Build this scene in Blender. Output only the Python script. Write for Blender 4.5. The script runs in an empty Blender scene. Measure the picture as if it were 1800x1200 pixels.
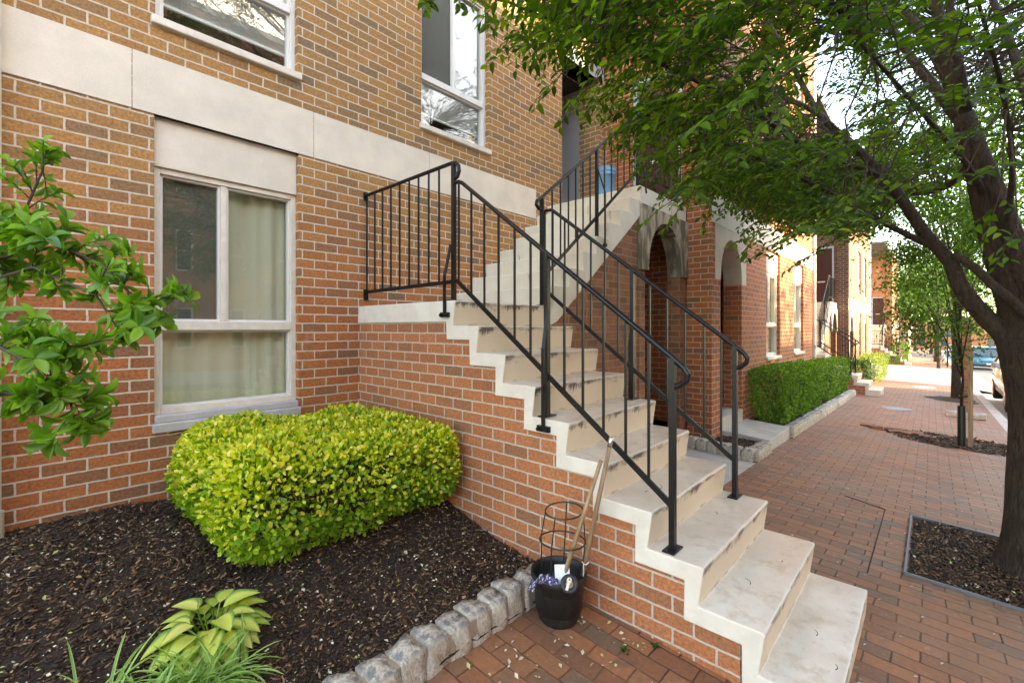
import bpy, math, random
import numpy as np
from mathutils import Vector, Matrix
random.seed(7); rng = np.random.default_rng(11)
R = math.radians
scene = bpy.context.scene
COL = scene.collection

# ------------------------------------------------------------------ camera
YAW = .7475; EYE = 1.64
cs, sn = math.cos(YAW), math.sin(YAW)
cd = bpy.data.cameras.new("camera"); cam = bpy.data.objects.new("camera", cd); COL.objects.link(cam)
cd.sensor_width = 36; cd.lens = 796.3/1800*36; cd.shift_y = -(600-576.7)/1800; cd.clip_start = .05; cd.clip_end = 2000
cam.location = (0, 0, EYE)
cam.rotation_euler = (R(90), 0, YAW-R(90))
scene.camera = cam

# ------------------------------------------------------------------ sky, sun, exposure
SUN_EL = R(27); SUN_AZ = R(-78)            # direction towards the sun, in the x-y plane
w = bpy.data.worlds.new("World"); scene.world = w; w.use_nodes = True
wn = w.node_tree; wn.nodes.clear()
sky = wn.nodes.new('ShaderNodeTexSky'); sky.sky_type = 'NISHITA'; sky.sun_disc = False
sky.sun_elevation = SUN_EL; sky.sun_rotation = math.atan2(math.cos(SUN_AZ), math.sin(SUN_AZ))
sky.air_density = 1.0; sky.dust_density = .6; sky.ozone_density = 1.5
bg = wn.nodes.new('ShaderNodeBackground'); bg.inputs[1].default_value = .15
wo = wn.nodes.new('ShaderNodeOutputWorld')
wn.links.new(sky.outputs[0], bg.inputs[0]); wn.links.new(bg.outputs[0], wo.inputs[0])
ld = bpy.data.lights.new("sun", 'SUN'); ld.energy = 2.0; ld.angle = R(.55); ld.color = (1, .88, .74)
sun = bpy.data.objects.new("sun", ld); COL.objects.link(sun)
sdir = Vector((math.cos(SUN_AZ)*math.cos(SUN_EL), math.sin(SUN_AZ)*math.cos(SUN_EL), math.sin(SUN_EL)))
sun.rotation_euler = sdir.to_track_quat('Z', 'Y').to_euler()
vs = scene.view_settings; vs.view_transform = 'Standard'; vs.look = 'None'; vs.gamma = 1; vs.exposure = 3.45
vs.use_white_balance = True; vs.white_balance_temperature = 9200; vs.white_balance_tint = 11
scene.cycles.max_bounces = 8; scene.cycles.diffuse_bounces = 4; scene.cycles.transparent_max_bounces = 12
scene.cycles.caustics_reflective = False; scene.cycles.caustics_refractive = False
try: scene.cycles.use_denoising = True
except Exception: pass

# ------------------------------------------------------------------ helpers
def at(u, v, d):
    """a point d metres in front of the lens plane, read off the photograph's 1800 x 1200 frame"""
    r = (u-900)/796.3*d; h = (576.7-v)/796.3*d
    return Vector((sn*r+cs*d, -cs*r+sn*d, EYE+h))
def proj(p):
    d = cs*p[0]+sn*p[1]; r = sn*p[0]-cs*p[1]
    if d < .05: return (9999, 9999, d)
    return (900+796.3*r/d, 576.7-796.3*(p[2]-EYE)/d, d)
def gz(x, y): return .112+.05*y-.024*x              # the pavement's fall
def tag(o, label=None, cat=None, group=None, kind=None):
    if label: o['label'] = label
    if cat: o['category'] = cat
    if group: o['group'] = group
    if kind: o['kind'] = kind
    return o
def thing(name, loc, label, cat, group=None):
    o = bpy.data.objects.new(name, None); COL.objects.link(o); o.location = loc; o.empty_display_size = .1
    return tag(o, label, cat, group)
def origin(o):
    v = Vector((0, 0, 0))
    while o is not None: v = v+Vector(o.location); o = o.parent
    return v

class MB:
    def __init__(s, uvo=(0, 0, 0)): s.v = []; s.f = []; s.m = []; s.uvo = uvo
    def add(s, vs_, fs, mi=0):
        n = len(s.v); s.v += [tuple(p) for p in vs_]; s.f += [tuple(n+i for i in f) for f in fs]; s.m += [mi]*len(fs); return s
    def box(s, x0, x1, y0, y1, z0, z1, mi=0):
        return s.add([(x0,y0,z0),(x1,y0,z0),(x1,y1,z0),(x0,y1,z0),(x0,y0,z1),(x1,y0,z1),(x1,y1,z1),(x0,y1,z1)],
              [(0,3,2,1),(4,5,6,7),(0,1,5,4),(1,2,6,5),(2,3,7,6),(3,0,4,7)], mi)
    def bar(s, p, q, w_, h_, up=(0, 0, 1), mi=0):
        p, q = Vector(p), Vector(q); d = (q-p).normalized(); u = Vector(up)
        if abs(d.dot(u)) > .99: u = Vector((1, 0, 0))
        a = d.cross(u).normalized()*w_/2; b = a.cross(d).normalized()*h_/2
        c = [p-a-b, p+a-b, p+a+b, p-a+b, q-a-b, q+a-b, q+a+b, q-a+b]
        return s.add(c, [(0,1,2,3),(7,6,5,4),(0,4,5,1),(1,5,6,2),(2,6,7,3),(3,7,4,0)], mi)
    def tube(s, pts, rr, n=8, cap=True, mi=0):
        pts = [Vector(p) for p in pts]; k = len(pts)
        if not hasattr(rr, '__len__'): rr = [rr]*k
        t0 = (pts[1]-pts[0]).normalized(); ref = Vector((0, 0, 1)) if abs(t0.z) < .9 else Vector((1, 0, 0))
        a = t0.cross(ref).normalized(); base = len(s.v)
        for i in range(k):
            t = (pts[min(i+1, k-1)]-pts[max(i-1, 0)])
            t = t.normalized() if t.length > 1e-9 else t0
            a = (a-t*a.dot(t)); a = a.normalized() if a.length > 1e-6 else t.orthogonal().normalized()
            b = t.cross(a)
            for j in range(n):
                th = 2*math.pi*j/n; s.v.append(tuple(pts[i]+(a*math.cos(th)+b*math.sin(th))*rr[i]))
        for i in range(k-1):
            for j in range(n):
                j2 = (j+1) % n; s.f.append((base+i*n+j, base+i*n+j2, base+(i+1)*n+j2, base+(i+1)*n+j)); s.m.append(mi)
        if cap:
            s.f.append(tuple(base+j for j in range(n))[::-1]); s.m.append(mi)
            s.f.append(tuple(base+(k-1)*n+j for j in range(n))); s.m.append(mi)
        return s
    def lathe(s, c, prof, n=32, mi=0, axis='z', close=False):
        base = len(s.v); k = len(prof)
        for r_, z_ in prof:
            for j in range(n):
                th = 2*math.pi*j/n; a, b = r_*math.cos(th), r_*math.sin(th)
                s.v.append({'z': (c[0]+a, c[1]+b, c[2]+z_), 'x': (c[0]+z_, c[1]+a, c[2]+b), 'y': (c[0]+b, c[1]+z_, c[2]+a)}[axis])
        for i in range(k-1):
            for j in range(n):
                j2 = (j+1) % n; s.f.append((base+i*n+j, base+i*n+j2, base+(i+1)*n+j2, base+(i+1)*n+j)); s.m.append(mi)
        if close:
            s.f.append(tuple(base+j for j in range(n))[::-1]); s.m.append(mi)
            s.f.append(tuple(base+(k-1)*n+j for j in range(n))); s.m.append(mi)
        return s
    def prism_yz(s, prof, x0, x1, mi=0):
        n = len(prof)
        return s.add([(x0, y, z) for y, z in prof]+[(x1, y, z) for y, z in prof],
              [tuple(range(n))[::-1], tuple(range(n, 2*n))]+[(i, (i+1) % n, n+(i+1) % n, n+i) for i in range(n)], mi)
    def prism_xz(s, prof, y0, y1, mi=0):
        n = len(prof)
        return s.add([(x, y0, z) for x, z in prof]+[(x, y1, z) for x, z in prof],
              [tuple(range(n)), tuple(range(n, 2*n))[::-1]]+[(i, n+i, n+(i+1) % n, (i+1) % n) for i in range(n)], mi)
    def wall(s, axis, c, u0, u1, z0, z1, holes=(), t=.3, side=-1, mi=0):
        """wall in the plane axis=c, rectangular holes, thickness t going inward (side -1: outward face looks to -axis)"""
        us = sorted({u0, u1, *[min(max(h[k], u0), u1) for h in holes for k in (0, 1)]})
        zs = sorted({z0, z1, *[min(max(h[k], z0), z1) for h in holes for k in (2, 3)]})
        sol = lambda i, j: 0 <= i < len(us)-1 and 0 <= j < len(zs)-1 and not any(
            h[0]-1e-6 <= (us[i]+us[i+1])/2 <= h[1]+1e-6 and h[2]-1e-6 <= (zs[j]+zs[j+1])/2 <= h[3]+1e-6 for h in holes)
        c2 = c-side*t
        P = (lambda u, z, q: (u, q, z)) if axis == 'y' else (lambda u, z, q: (q, u, z))
        for i in range(len(us)-1):
            for j in range(len(zs)-1):
                if not sol(i, j): continue
                a, b, e, f = us[i], us[i+1], zs[j], zs[j+1]
                s.add([P(a,e,c), P(b,e,c), P(b,f,c), P(a,f,c)], [(0,1,2,3)], mi)
                s.add([P(a,e,c2), P(b,e,c2), P(b,f,c2), P(a,f,c2)], [(3,2,1,0)], mi)
                if not sol(i-1, j): s.add([P(a,e,c), P(a,f,c), P(a,f,c2), P(a,e,c2)], [(0,1,2,3)], mi)
                if not sol(i+1, j): s.add([P(b,e,c), P(b,e,c2), P(b,f,c2), P(b,f,c)], [(0,1,2,3)], mi)
                if not sol(i, j-1): s.add([P(a,e,c), P(a,e,c2), P(b,e,c2), P(b,e,c)], [(0,1,2,3)], mi)
                if not sol(i, j+1): s.add([P(a,f,c), P(b,f,c), P(b,f,c2), P(a,f,c2)], [(0,1,2,3)], mi)
        return s
    def build(s, name, mats, parent=None, smooth=False, bevel=0, seg=2, normals=True):
        o0 = origin(parent)
        me = bpy.data.meshes.new(name)
        V = np.array(s.v, dtype=np.float64)
        me.from_pydata([tuple(p) for p in (V-np.array(o0))], [], s.f)
        if not isinstance(mats, (list, tuple)): mats = [mats]
        for m in mats: me.materials.append(m)
        if len(mats) > 1: me.polygons.foreach_set('material_index', s.m)
        if normals:
            import bmesh
            b = bmesh.new(); b.from_mesh(me); bmesh.ops.recalc_face_normals(b, faces=b.faces); b.to_mesh(me); b.free()
        me.update()
        uv = me.uv_layers.new(name='UVMap')
        nl = len(me.loops); li = np.empty(nl, dtype=np.int32); me.loops.foreach_get('vertex_index', li)
        co = np.empty(len(me.vertices)*3); me.vertices.foreach_get('co', co); co = co.reshape(-1, 3)+np.array(o0)-np.array(s.uvo)
        nrm = np.zeros((nl, 3))
        for p in me.polygons: nrm[p.loop_start:p.loop_start+p.loop_total] = p.normal
        c = co[li]; ax = np.argmax(np.abs(nrm)*np.array([1, 1, 1.01]), axis=1)
        uvs = np.where((ax == 0)[:, None], c[:, [1, 2]], np.where((ax == 1)[:, None], c[:, [0, 2]], c[:, [0, 1]]))
        uv.data.foreach_set('uv', uvs.ravel())
        if smooth: me.polygons.foreach_set('use_smooth', [True]*len(me.polygons))
        o = bpy.data.objects.new(name, me); COL.objects.link(o); o.parent = parent
        if bevel:
            md = o.modifiers.new('bevel', 'BEVEL'); md.width = bevel; md.segments = seg; md.limit_method = 'ANGLE'; md.angle_limit = R(40)
        return o

def copy_tree(o, parent=None):
    c = o.copy(); COL.objects.link(c); c.parent = parent
    for ch in list(o.children): copy_tree(ch, c)
    return c

# ------------------------------------------------------------------ materials
class NT:
    def __init__(s, name):
        s.m = bpy.data.materials.new(name); s.m.use_nodes = True; s.t = s.m.node_tree; s.t.nodes.clear()
        s.out = s.t.nodes.new('ShaderNodeOutputMaterial')
    def n(s, typ, ins=None, **kw):
        nd = s.t.nodes.new('ShaderNode'+typ)
        for k, v in kw.items(): setattr(nd, k, v)
        for k, v in (ins or {}).items(): s.set(nd, k, v)
        return nd
    def set(s, nd, k, v):
        sock = nd.inputs[k]
        if isinstance(v, bpy.types.NodeSocket): s.t.links.new(v, sock)
        elif isinstance(v, bpy.types.Node): s.t.links.new(v.outputs[0], sock)
        else:
            if hasattr(sock.default_value, '__len__') and hasattr(v, '__len__') and len(sock.default_value) == 4 and len(v) == 3: v = (*v, 1)
            sock.default_value = v
    def math(s, op, a, b=0., c=None, clamp=False):
        nd = s.n('Math', operation=op, use_clamp=clamp); s.set(nd, 0, a); s.set(nd, 1, b)
        if c is not None: s.set(nd, 2, c)
        return nd.outputs[0]
    def mix(s, f, a, b, bt='MIX'):
        nd = s.n('Mix', data_type='RGBA', blend_type=bt); s.set(nd, 0, f); s.set(nd, 6, a); s.set(nd, 7, b); return nd.outputs[2]
    def noise(s, vec, scale, detail=3, rough=.55, **k):
        nd = s.n('TexNoise', {'Scale': scale, 'Detail': detail, 'Roughness': rough}, **k)
        if vec is not None: s.set(nd, 'Vector', vec)
        return nd.outputs[0]
    def ramp(s, fac, stops, interp='LINEAR'):
        nd = s.n('ValToRGB', {0: fac}); cr = nd.color_ramp; cr.interpolation = interp
        while len(cr.elements) < len(stops): cr.elements.new(.5)
        for e, (p, c) in zip(cr.elements, stops): e.position = p; e.color = (*c, 1) if len(c) == 3 else c
        return nd.outputs[0]
    def sm(s, x, lo, hi):
        nd = s.n('MapRange', {0: x, 1: lo, 2: hi, 3: 0., 4: 1.}, interpolation_type='SMOOTHSTEP'); return nd.outputs[0]
    def scale(s, vec, sc):
        nd = s.n('VectorMath', operation='MULTIPLY'); s.set(nd, 0, vec); nd.inputs[1].default_value = sc; return nd.outputs[0]
    def bump(s, h, dist=.01, strength=1., nrm=None):
        nd = s.n('Bump', {'Height': h, 'Distance': dist, 'Strength': strength})
        if nrm is not None: s.set(nd, 'Normal', nrm)
        return nd.outputs[0]
    def surf(s, col, rough=.8, bump=None, **k):
        b = s.n('BsdfPrincipled'); s.set(b, 'Base Color', col); s.set(b, 'Roughness', rough)
        if bump is not None: s.set(b, 'Normal', bump)
        for kk, v in k.items(): s.set(b, kk.replace('_', ' '), v)
        s.t.links.new(b.outputs[0], s.out.inputs[0]); return s.m
    @property
    def obj(s): return s.n('TexCoord').outputs['Object']
    @property
    def uv(s): return s.n('TexCoord').outputs['UV']
    @property
    def pos(s): return s.n('NewGeometry').outputs['Position']
    @property
    def nrm(s): return s.n('NewGeometry').outputs['Normal']
    def xyz(s, v): nd = s.n('SeparateXYZ'); s.set(nd, 0, v); return nd.outputs

def brick_mat(name, low, high=None, zmix=(1.6, 3.0), mortar=(.66, .56, .44), dirt=0., row=.0775, bw=.2032, off=(-.0688, -1.448+7.75), mort=.0057, rz=0., grime=.0, mvar=.5):
    t = NT(name); uv = t.uv
    mp = t.n('VectorMath', operation='ADD'); t.set(mp, 0, uv); mp.inputs[1].default_value = (off[0]+40*bw, off[1]+40*row, 0)
    dn = t.n('TexNoise', {'Vector': uv, 'Scale': 22., 'Detail': 2.}); dv = t.n('VectorMath', operation='SUBTRACT'); t.set(dv, 0, dn.outputs['Color']); dv.inputs[1].default_value = (.5, .5, .5)
    dv2 = t.n('VectorMath', operation='SCALE'); t.set(dv2, 0, dv.outputs[0]); dv2.inputs['Scale'].default_value = .007
    vv = t.n('VectorMath', operation='ADD'); t.set(vv, 0, mp.outputs[0]); t.set(vv, 1, dv2.outputs[0])
    bt = t.n('TexBrick', {'Vector': vv.outputs[0], 'Color1': (0, 0, 0, 1), 'Color2': (1, 1, 1, 1), 'Mortar': (.5, .5, .5, 1), 'Scale': 1., 'Mortar Size': mort, 'Mortar Smooth': .12, 'Bias': 0., 'Brick Width': bw, 'Row Height': row})
    rnd = t.n('SeparateColor', {0: bt.outputs['Color']}).outputs[0]; fac = bt.outputs['Fac']
    c1 = t.ramp(rnd, low, 'LINEAR')
    if high:
        z = t.xyz(t.pos)[2]; zz = t.math('ADD', z, t.math('MULTIPLY', t.math('SUBTRACT', t.noise(t.pos, 1.3, 2), .5), 1.2))
        c1 = t.mix(t.sm(zz, *zmix), c1, t.ramp(rnd, high, 'LINEAR'))
    n1 = t.noise(uv, 60, 4, .65); n2 = t.noise(uv, 1.1, 4); n3 = t.noise(uv, 350, 2)
    c1 = t.mix(.75, c1, t.ramp(n1, [(.3, (.24, .24, .24)), (.7, (.78, .75, .72))]), 'OVERLAY'); c1 = t.mix(t.math('MULTIPLY', t.sm(t.noise(uv, 7, 5, .7), .5, .72), .45), c1, (.20, .12, .075))
    c1 = t.mix(t.math('MULTIPLY', t.sm(n3, .62, .72), .5), c1, (.1, .06, .05))
    mc = t.mix(mvar, mortar, t.ramp(t.noise(uv, 35, 4), [(.3, tuple(x*.62 for x in mortar)), (.7, tuple(min(1, x*1.15) for x in mortar))]))
    c = t.mix(fac, c1, mc)
    c = t.mix(t.math('MULTIPLY', t.sm(n2, .5, .78), .28), c, (.75, .72, .68), 'MULTIPLY') if not grime else t.mix(t.math('MULTIPLY', t.sm(t.noise(uv, 1.6, 5), .35, .7), grime), c, (.13, .085, .06))
    eff = t.sm(t.noise(t.scale(uv, (3., 1.2, 1.)), 1.7, 5), .66, .8); c = t.mix(t.math('MULTIPLY', eff, .22), c, (.7, .66, .62))
    h = t.math('SUBTRACT', t.math('MULTIPLY', n1, .35), fac); h = t.math('ADD', h, t.math('MULTIPLY', n3, .2))
    return t.surf(c, .88, t.bump(h, .010, 1.))
RED = [(0, (.26, .15, .09)), (.08, (.34, .14, .07)), (.3, (.45, .16, .06)), (.6, (.50, .19, .075)), (.88, (.43, .16, .062)), (.99, (.27, .15, .09))]
TAN = [(0, (.25, .18, .12)), (.10, (.33, .20, .105)), (.35, (.42, .245, .105)), (.65, (.48, .275, .115)), (.88, (.42, .225, .09)), (.99, (.28, .19, .12))]
RED = [(p, (c[0]*.92, c[1]*.80, c[2]*.70)) for p, c in RED]; TAN = [(p, (c[0]*.90, c[1]*.80, c[2]*.66)) for p, c in TAN]
M = {}
M['brick'] = brick_mat('brick_wall', RED, TAN, (1.5, 3.1))
M['brick_red'] = brick_mat('brick_red', [(p, (c[0]*.98, c[1]*.86, c[2]*.8)) for p, c in RED], mortar=(.58, .46, .35))
M['brick_stair'] = brick_mat('brick_stair', [(0, (.27, .13, .07)), (.1, (.36, .135, .062)), (.4, (.44, .155, .066)), (.7, (.48, .175, .075)), (1, (.38, .135, .062))], mortar=(.58, .49, .40), off=(-.012, -1.448+7.75))
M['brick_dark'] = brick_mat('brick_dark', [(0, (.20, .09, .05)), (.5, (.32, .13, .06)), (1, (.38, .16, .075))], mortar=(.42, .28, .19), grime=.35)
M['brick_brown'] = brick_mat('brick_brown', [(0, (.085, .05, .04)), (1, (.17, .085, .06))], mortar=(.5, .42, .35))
M['brick_orange'] = brick_mat('brick_orange', [(0, (.36, .15, .08)), (1, (.55, .24, .12))], mortar=(.5, .36, .27))

def stone_mat(name, col, var=.25, rough=.8, scale=6, streak=0., mold=0., joints=None):
    t = NT(name); uv = t.uv; n = t.noise(uv, scale, 5, .6); f = t.noise(uv, 90, 3)
    c = t.mix(t.sm(n, .3, .75), tuple(x*(1-var) for x in col), tuple(min(1, x*(1+var*.35)) for x in col))
    c = t.mix(.25, c, t.ramp(f, [(.3, (.35, .35, .35)), (.7, (.65, .65, .65))]), 'OVERLAY')
    if streak:
        s_ = t.noise(t.scale(uv, (14., 1.1, 1.)), 1.5, 4, .6); c = t.mix(t.math('MULTIPLY', t.sm(s_, .5, .74), streak), c, (.33, .25, .17))
    if mold:
        s_ = t.noise(t.scale(uv, (5., 1.3, 1.)), 1.7, 5, .65); c = t.mix(t.math('MULTIPLY', t.sm(s_, .36, .6), mold), c, (.07, .065, .045))
    return t.surf(c, rough, t.bump(t.math('ADD', t.math('MULTIPLY', f, .3), n), .004, .5))
M['band'] = stone_mat('limestone', (.74, .655, .55), .12, .85, 3)
M['arch_stone'] = stone_mat('arch_concrete', (.56, .46, .34), .25, .85, 4, .5, .85)
M['arch_clean'] = stone_mat('arch_light', (.66, .56, .44), .15, .85, 4, .15)
M['white'] = NT('white_vinyl').surf((.72, .70, .68), .35)
M['offwhite'] = stone_mat('aged_vinyl', (.72, .65, .56), .12, .45, 12, .12)
M['pipe'] = stone_mat('pipe_paint', (.72, .66, .58), .12, .45, 9)
M['sillblue'] = stone_mat('sill_metal', (.52, .49, .50), .18, .45, 7)
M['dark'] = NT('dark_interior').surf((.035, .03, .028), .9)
M['greyroom'] = NT('room_grey').surf((.22, .23, .22), .9)
M['gray_panel'] = stone_mat('grey_panel', (.40, .41, .42), .08, .5, 2)
M['maroon'] = NT('maroon_door').surf((.055, .014, .014), .35)
M['paleblue'] = NT('pale_frame').surf((.42, .52, .60), .4)

def concrete_stair():
    t = NT('painted_concrete'); uv = t.uv; P = t.obj; N = t.xyz(t.nrm); x, y, z = t.xyz(t.pos)
    n = t.noise(uv, 5, 5, .6); f = t.noise(uv, 120, 3); big = t.noise(t.pos, 2.1, 4)
    c = t.mix(t.sm(n, .3, .75), (.66, .60, .52), (.76, .70, .62))
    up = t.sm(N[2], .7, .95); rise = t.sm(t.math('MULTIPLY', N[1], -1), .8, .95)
    # worn brown tint on treads, cream tint on risers (part stain, part warm sunlight painted in), dark drips just below each nosing
    c = t.mix(t.math('MULTIPLY', up, t.math('MULTIPLY', t.sm(big, .30, .62), .7)), c, (.55, .45, .36))
    sp = t.noise(t.pos, 7.5, 6, .7); c = t.mix(t.math('MULTIPLY', up, t.math('MULTIPLY', t.sm(sp, .48, .70), .6)), c, (.46, .34, .235))
    sp2 = t.noise(t.pos, 38, 5, .75); c = t.mix(t.math('MULTIPLY', up, t.math('MULTIPLY', t.sm(sp2, .58, .68), .4)), c, (.33, .24, .16))
    sd = t.noise(t.scale(uv, (6., 6., 1.)), 1.4, 6, .7); c = t.mix(t.math('MULTIPLY', t.sm(t.math('ABSOLUTE', N[0]), .8, .95), t.math('MULTIPLY', t.sm(sd, .5, .7), .35)), c, (.50, .44, .38))
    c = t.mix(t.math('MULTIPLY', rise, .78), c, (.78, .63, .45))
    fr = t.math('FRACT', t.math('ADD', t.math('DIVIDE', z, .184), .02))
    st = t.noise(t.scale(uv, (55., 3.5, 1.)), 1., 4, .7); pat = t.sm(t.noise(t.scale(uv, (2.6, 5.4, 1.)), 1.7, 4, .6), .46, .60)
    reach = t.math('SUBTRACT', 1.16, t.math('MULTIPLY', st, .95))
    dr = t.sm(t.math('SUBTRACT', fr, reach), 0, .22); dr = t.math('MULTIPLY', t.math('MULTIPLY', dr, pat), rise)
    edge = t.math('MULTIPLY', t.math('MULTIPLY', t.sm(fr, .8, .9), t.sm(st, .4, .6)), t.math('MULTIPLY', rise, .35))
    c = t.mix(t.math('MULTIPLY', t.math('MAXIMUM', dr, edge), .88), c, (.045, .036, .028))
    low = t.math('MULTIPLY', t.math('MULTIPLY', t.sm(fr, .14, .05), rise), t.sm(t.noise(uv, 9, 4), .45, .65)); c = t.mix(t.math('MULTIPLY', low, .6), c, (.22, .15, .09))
    side = t.sm(t.math('ABSOLUTE', N[0]), .8, .95); s2 = t.noise(t.scale(uv, (20., 2.2, 1.)), 1.3, 5, .7)
    c = t.mix(t.math('MULTIPLY', t.math('MULTIPLY', side, t.sm(s2, .66, .74)), .55), c, (.12, .10, .08))
    c = t.mix(t.math('MULTIPLY', t.sm(t.noise(uv, 26, 5, .7), .62, .72), .35), c, (.35, .3, .25))
    rg = t.math('SUBTRACT', .62, t.math('MULTIPLY', up, .28))
    return t.surf(c, rg, t.bump(t.math('ADD', t.math('MULTIPLY', f, .25), n), .003, .6))
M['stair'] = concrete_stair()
t = NT('upper_concrete'); uv = t.uv; s_ = t.noise(t.scale(uv, (9., 1.0, 1.)), 1.8, 5, .7)
c = t.mix(t.sm(t.noise(uv, 3, 4), .3, .7), (.66, .58, .47), (.72, .67, .58)); c = t.mix(t.math('MULTIPLY', t.sm(s_, .60, .70), .75), c, (.07, .055, .04))
M['stair_up'] = t.surf(c, .7, t.bump(t.noise(uv, 60, 4), .003, .5))

t = NT('black_iron'); c = t.mix(t.sm(t.noise(t.pos, 30, 3), .55, .75), (.005, .005, .006), (.014, .012, .011))
M['iron'] = t.surf(c, .38, t.bump(t.noise(t.pos, 90, 2), .001, .4), Specular_IOR_Level=.35)

# pavers: laid across the pavement
def paver_mat(name='brick_pavers', tint=1.):
    t = NT(name); sw = t.n('SeparateXYZ', {0: t.pos}); cb = t.n('CombineXYZ', {0: sw.outputs[1], 1: sw.outputs[0], 2: 0.})
    dn = t.n('TexNoise', {'Vector': t.pos, 'Scale': 9., 'Detail': 2.}); dv = t.n('VectorMath', operation='SUBTRACT'); t.set(dv, 0, dn.outputs['Color']); dv.inputs[1].default_value = (.5, .5, .5)
    dv2 = t.n('VectorMath', operation='SCALE'); t.set(dv2, 0, dv.outputs[0]); dv2.inputs['Scale'].default_value = .016
    vv = t.n('VectorMath', operation='ADD'); t.set(vv, 0, cb.outputs[0]); t.set(vv, 1, dv2.outputs[0])
    v2 = t.n('VectorMath', operation='ADD'); t.set(v2, 0, vv.outputs[0]); v2.inputs[1].default_value = (50*.206+.06, 100*.104, 0)
    bt = t.n('TexBrick', {'Vector': v2.outputs[0], 'Color1': (0, 0, 0, 1), 'Color2': (1, 1, 1, 1), 'Mortar': (.5, .5, .5, 1), 'Scale': 1., 'Mortar Size': .0042, 'Mortar Smooth': .45, 'Bias': 0., 'Brick Width': .206, 'Row Height': .104})
    rnd = t.n('SeparateColor', {0: bt.outputs['Color']}).outputs[0]; fac = bt.outputs['Fac']
    c = t.ramp(rnd, [(0, (.18, .11, .07)), (.08, (.20, .09, .05)), (.4, (.27, .108, .05)), (.7, (.33, .135, .062)), (.92, (.26, .12, .06)), (1, (.20, .12, .075))])
    n1 = t.noise(t.pos, 45, 4, .65); n2 = t.noise(t.pos, .9, 4); n3 = t.noise(t.pos, 160, 2)
    c = t.mix(.5, c, t.ramp(n1, [(.3, (.3, .3, .3)), (.7, (.72, .7, .68))]), 'OVERLAY')
    c = t.mix(t.math('MULTIPLY', t.sm(n2, .42, .7), .45), c, (.25, .175, .125))
    c = t.mix(t.math('MULTIPLY', t.sm(t.noise(t.pos, 5, 5, .7), .52, .70), .6), c, (.12, .085, .065)); c = t.mix(t.math('MULTIPLY', t.sm(t.noise(t.pos, 18, 5, .75), .58, .72), .5), c, (.42, .29, .20))
    c = t.mix(t.math('MULTIPLY', t.sm(n3, .70, .76), .45), c, (.55, .48, .42))
    jw = t.sm(t.noise(t.pos, 3, 3), .35, .7)
    c = t.mix(t.math('MULTIPLY', fac, t.math('ADD', .35, t.math('MULTIPLY', jw, .65))), c, (.028, .022, .017))
    tilt = t.math('MULTIPLY', rnd, .35)
    h = t.math('ADD', t.math('SUBTRACT', t.math('MULTIPLY', n1, .25), t.math('MULTIPLY', fac, 1.)), tilt)
    rg = t.math('ADD', .5, t.math('MULTIPLY', n1, .35))
    return t.surf(c, rg, t.bump(t.math('ADD', h, t.math('MULTIPLY', t.noise(t.pos, 2.2, 3), 2.)), .009, 1.))
M['paver'] = paver_mat()
M['concrete'] = stone_mat('pavement_concrete', (.50, .47, .43), .22, .8, 2.5)
M['concrete_l'] = stone_mat('drive_concrete', (.27, .265, .25), .12, .8, 1.5)
M['curb'] = stone_mat('kerb_granite', (.50, .46, .41), .25, .8, 5)
t = NT('asphalt'); n = t.noise(t.pos, 1.4, 4); f = t.noise(t.pos, 130, 3); c = t.mix(t.sm(n, .3, .7), (.085, .09, .095), (.13, .135, .14)); c = t.mix(.4, c, t.ramp(f, [(.3, (.3, .3, .3)), (.7, (.7, .7, .7))]), 'OVERLAY')
M['asphalt'] = t.surf(c, .8, t.bump(f, .004, .6))
t = NT('mulch_soil'); f = t.noise(t.scale(t.pos, (1., 1.6, 1.)), 60, 5, .7); n = t.noise(t.pos, 3, 4)
c = t.ramp(f, [(.3, (.010, .005, .003)), (.5, (.036, .018, .010)), (.62, (.075, .04, .022)), (.75, (.12, .07, .04))])
M['soil'] = t.surf(c, .85, t.bump(f, .03, 1.))
def chip_mat(name, stops, rough=.75):
    t = NT(name); r_ = t.n('NewGeometry').outputs['Random Per Island']
    return t.surf(t.ramp(r_, stops), rough)
M['chip'] = chip_mat('bark_chips', [(0, (.014, .007, .004)), (.4, (.038, .018, .009)), (.72, (.10, .05, .025)), (.9, (.20, .105, .052)), (1, (.36, .22, .12))])
M['bits'] = chip_mat('petals_and_chips', [(0, (.55, .50, .36)), (.4, (.62, .60, .50)), (.6, (.50, .42, .13)), (.75, (.32, .40, .12)), (.9, (.38, .22, .11)), (1, (.7, .7, .66))])
t = NT('granite'); n = t.noise(t.obj, 9, 5, .65); f = t.noise(t.obj, 120, 3); k = t.noise(t.obj, 4.5, 3)
c = t.mix(t.sm(n, .35, .7), (.46, .40, .31), (.72, .66, .56)); zz = t.xyz(t.nrm)[2]
c = t.mix(t.math('MULTIPLY', t.math('MULTIPLY', t.sm(t.math('ADD', zz, t.math('MULTIPLY', n, .4)), .45, 1.), t.sm(t.noise(t.obj, 2.6, 4, .65), .40, .56)), .8), c, (.15, .165, .19)); c = t.mix(.5, c, t.ramp(f, [(.3, (.3, .3, .3)), (.7, (.7, .7, .7))]), 'OVERLAY')
c = t.mix(t.math('MULTIPLY', t.sm(t.noise(t.obj, 14, 4), .63, .68), .8), c, (.04, .04, .045))
M['granite'] = t.surf(c, .8, t.bump(t.math('ADD', n, t.math('MULTIPLY', f, .3)), .01, .9))
t = NT('mortar_pack'); M['mortar'] = t.surf(t.mix(t.noise(t.obj, 30, 4), (.26, .20, .14), (.42, .34, .26)), .9, t.bump(t.noise(t.obj, 60, 3), .01, .8))

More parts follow.
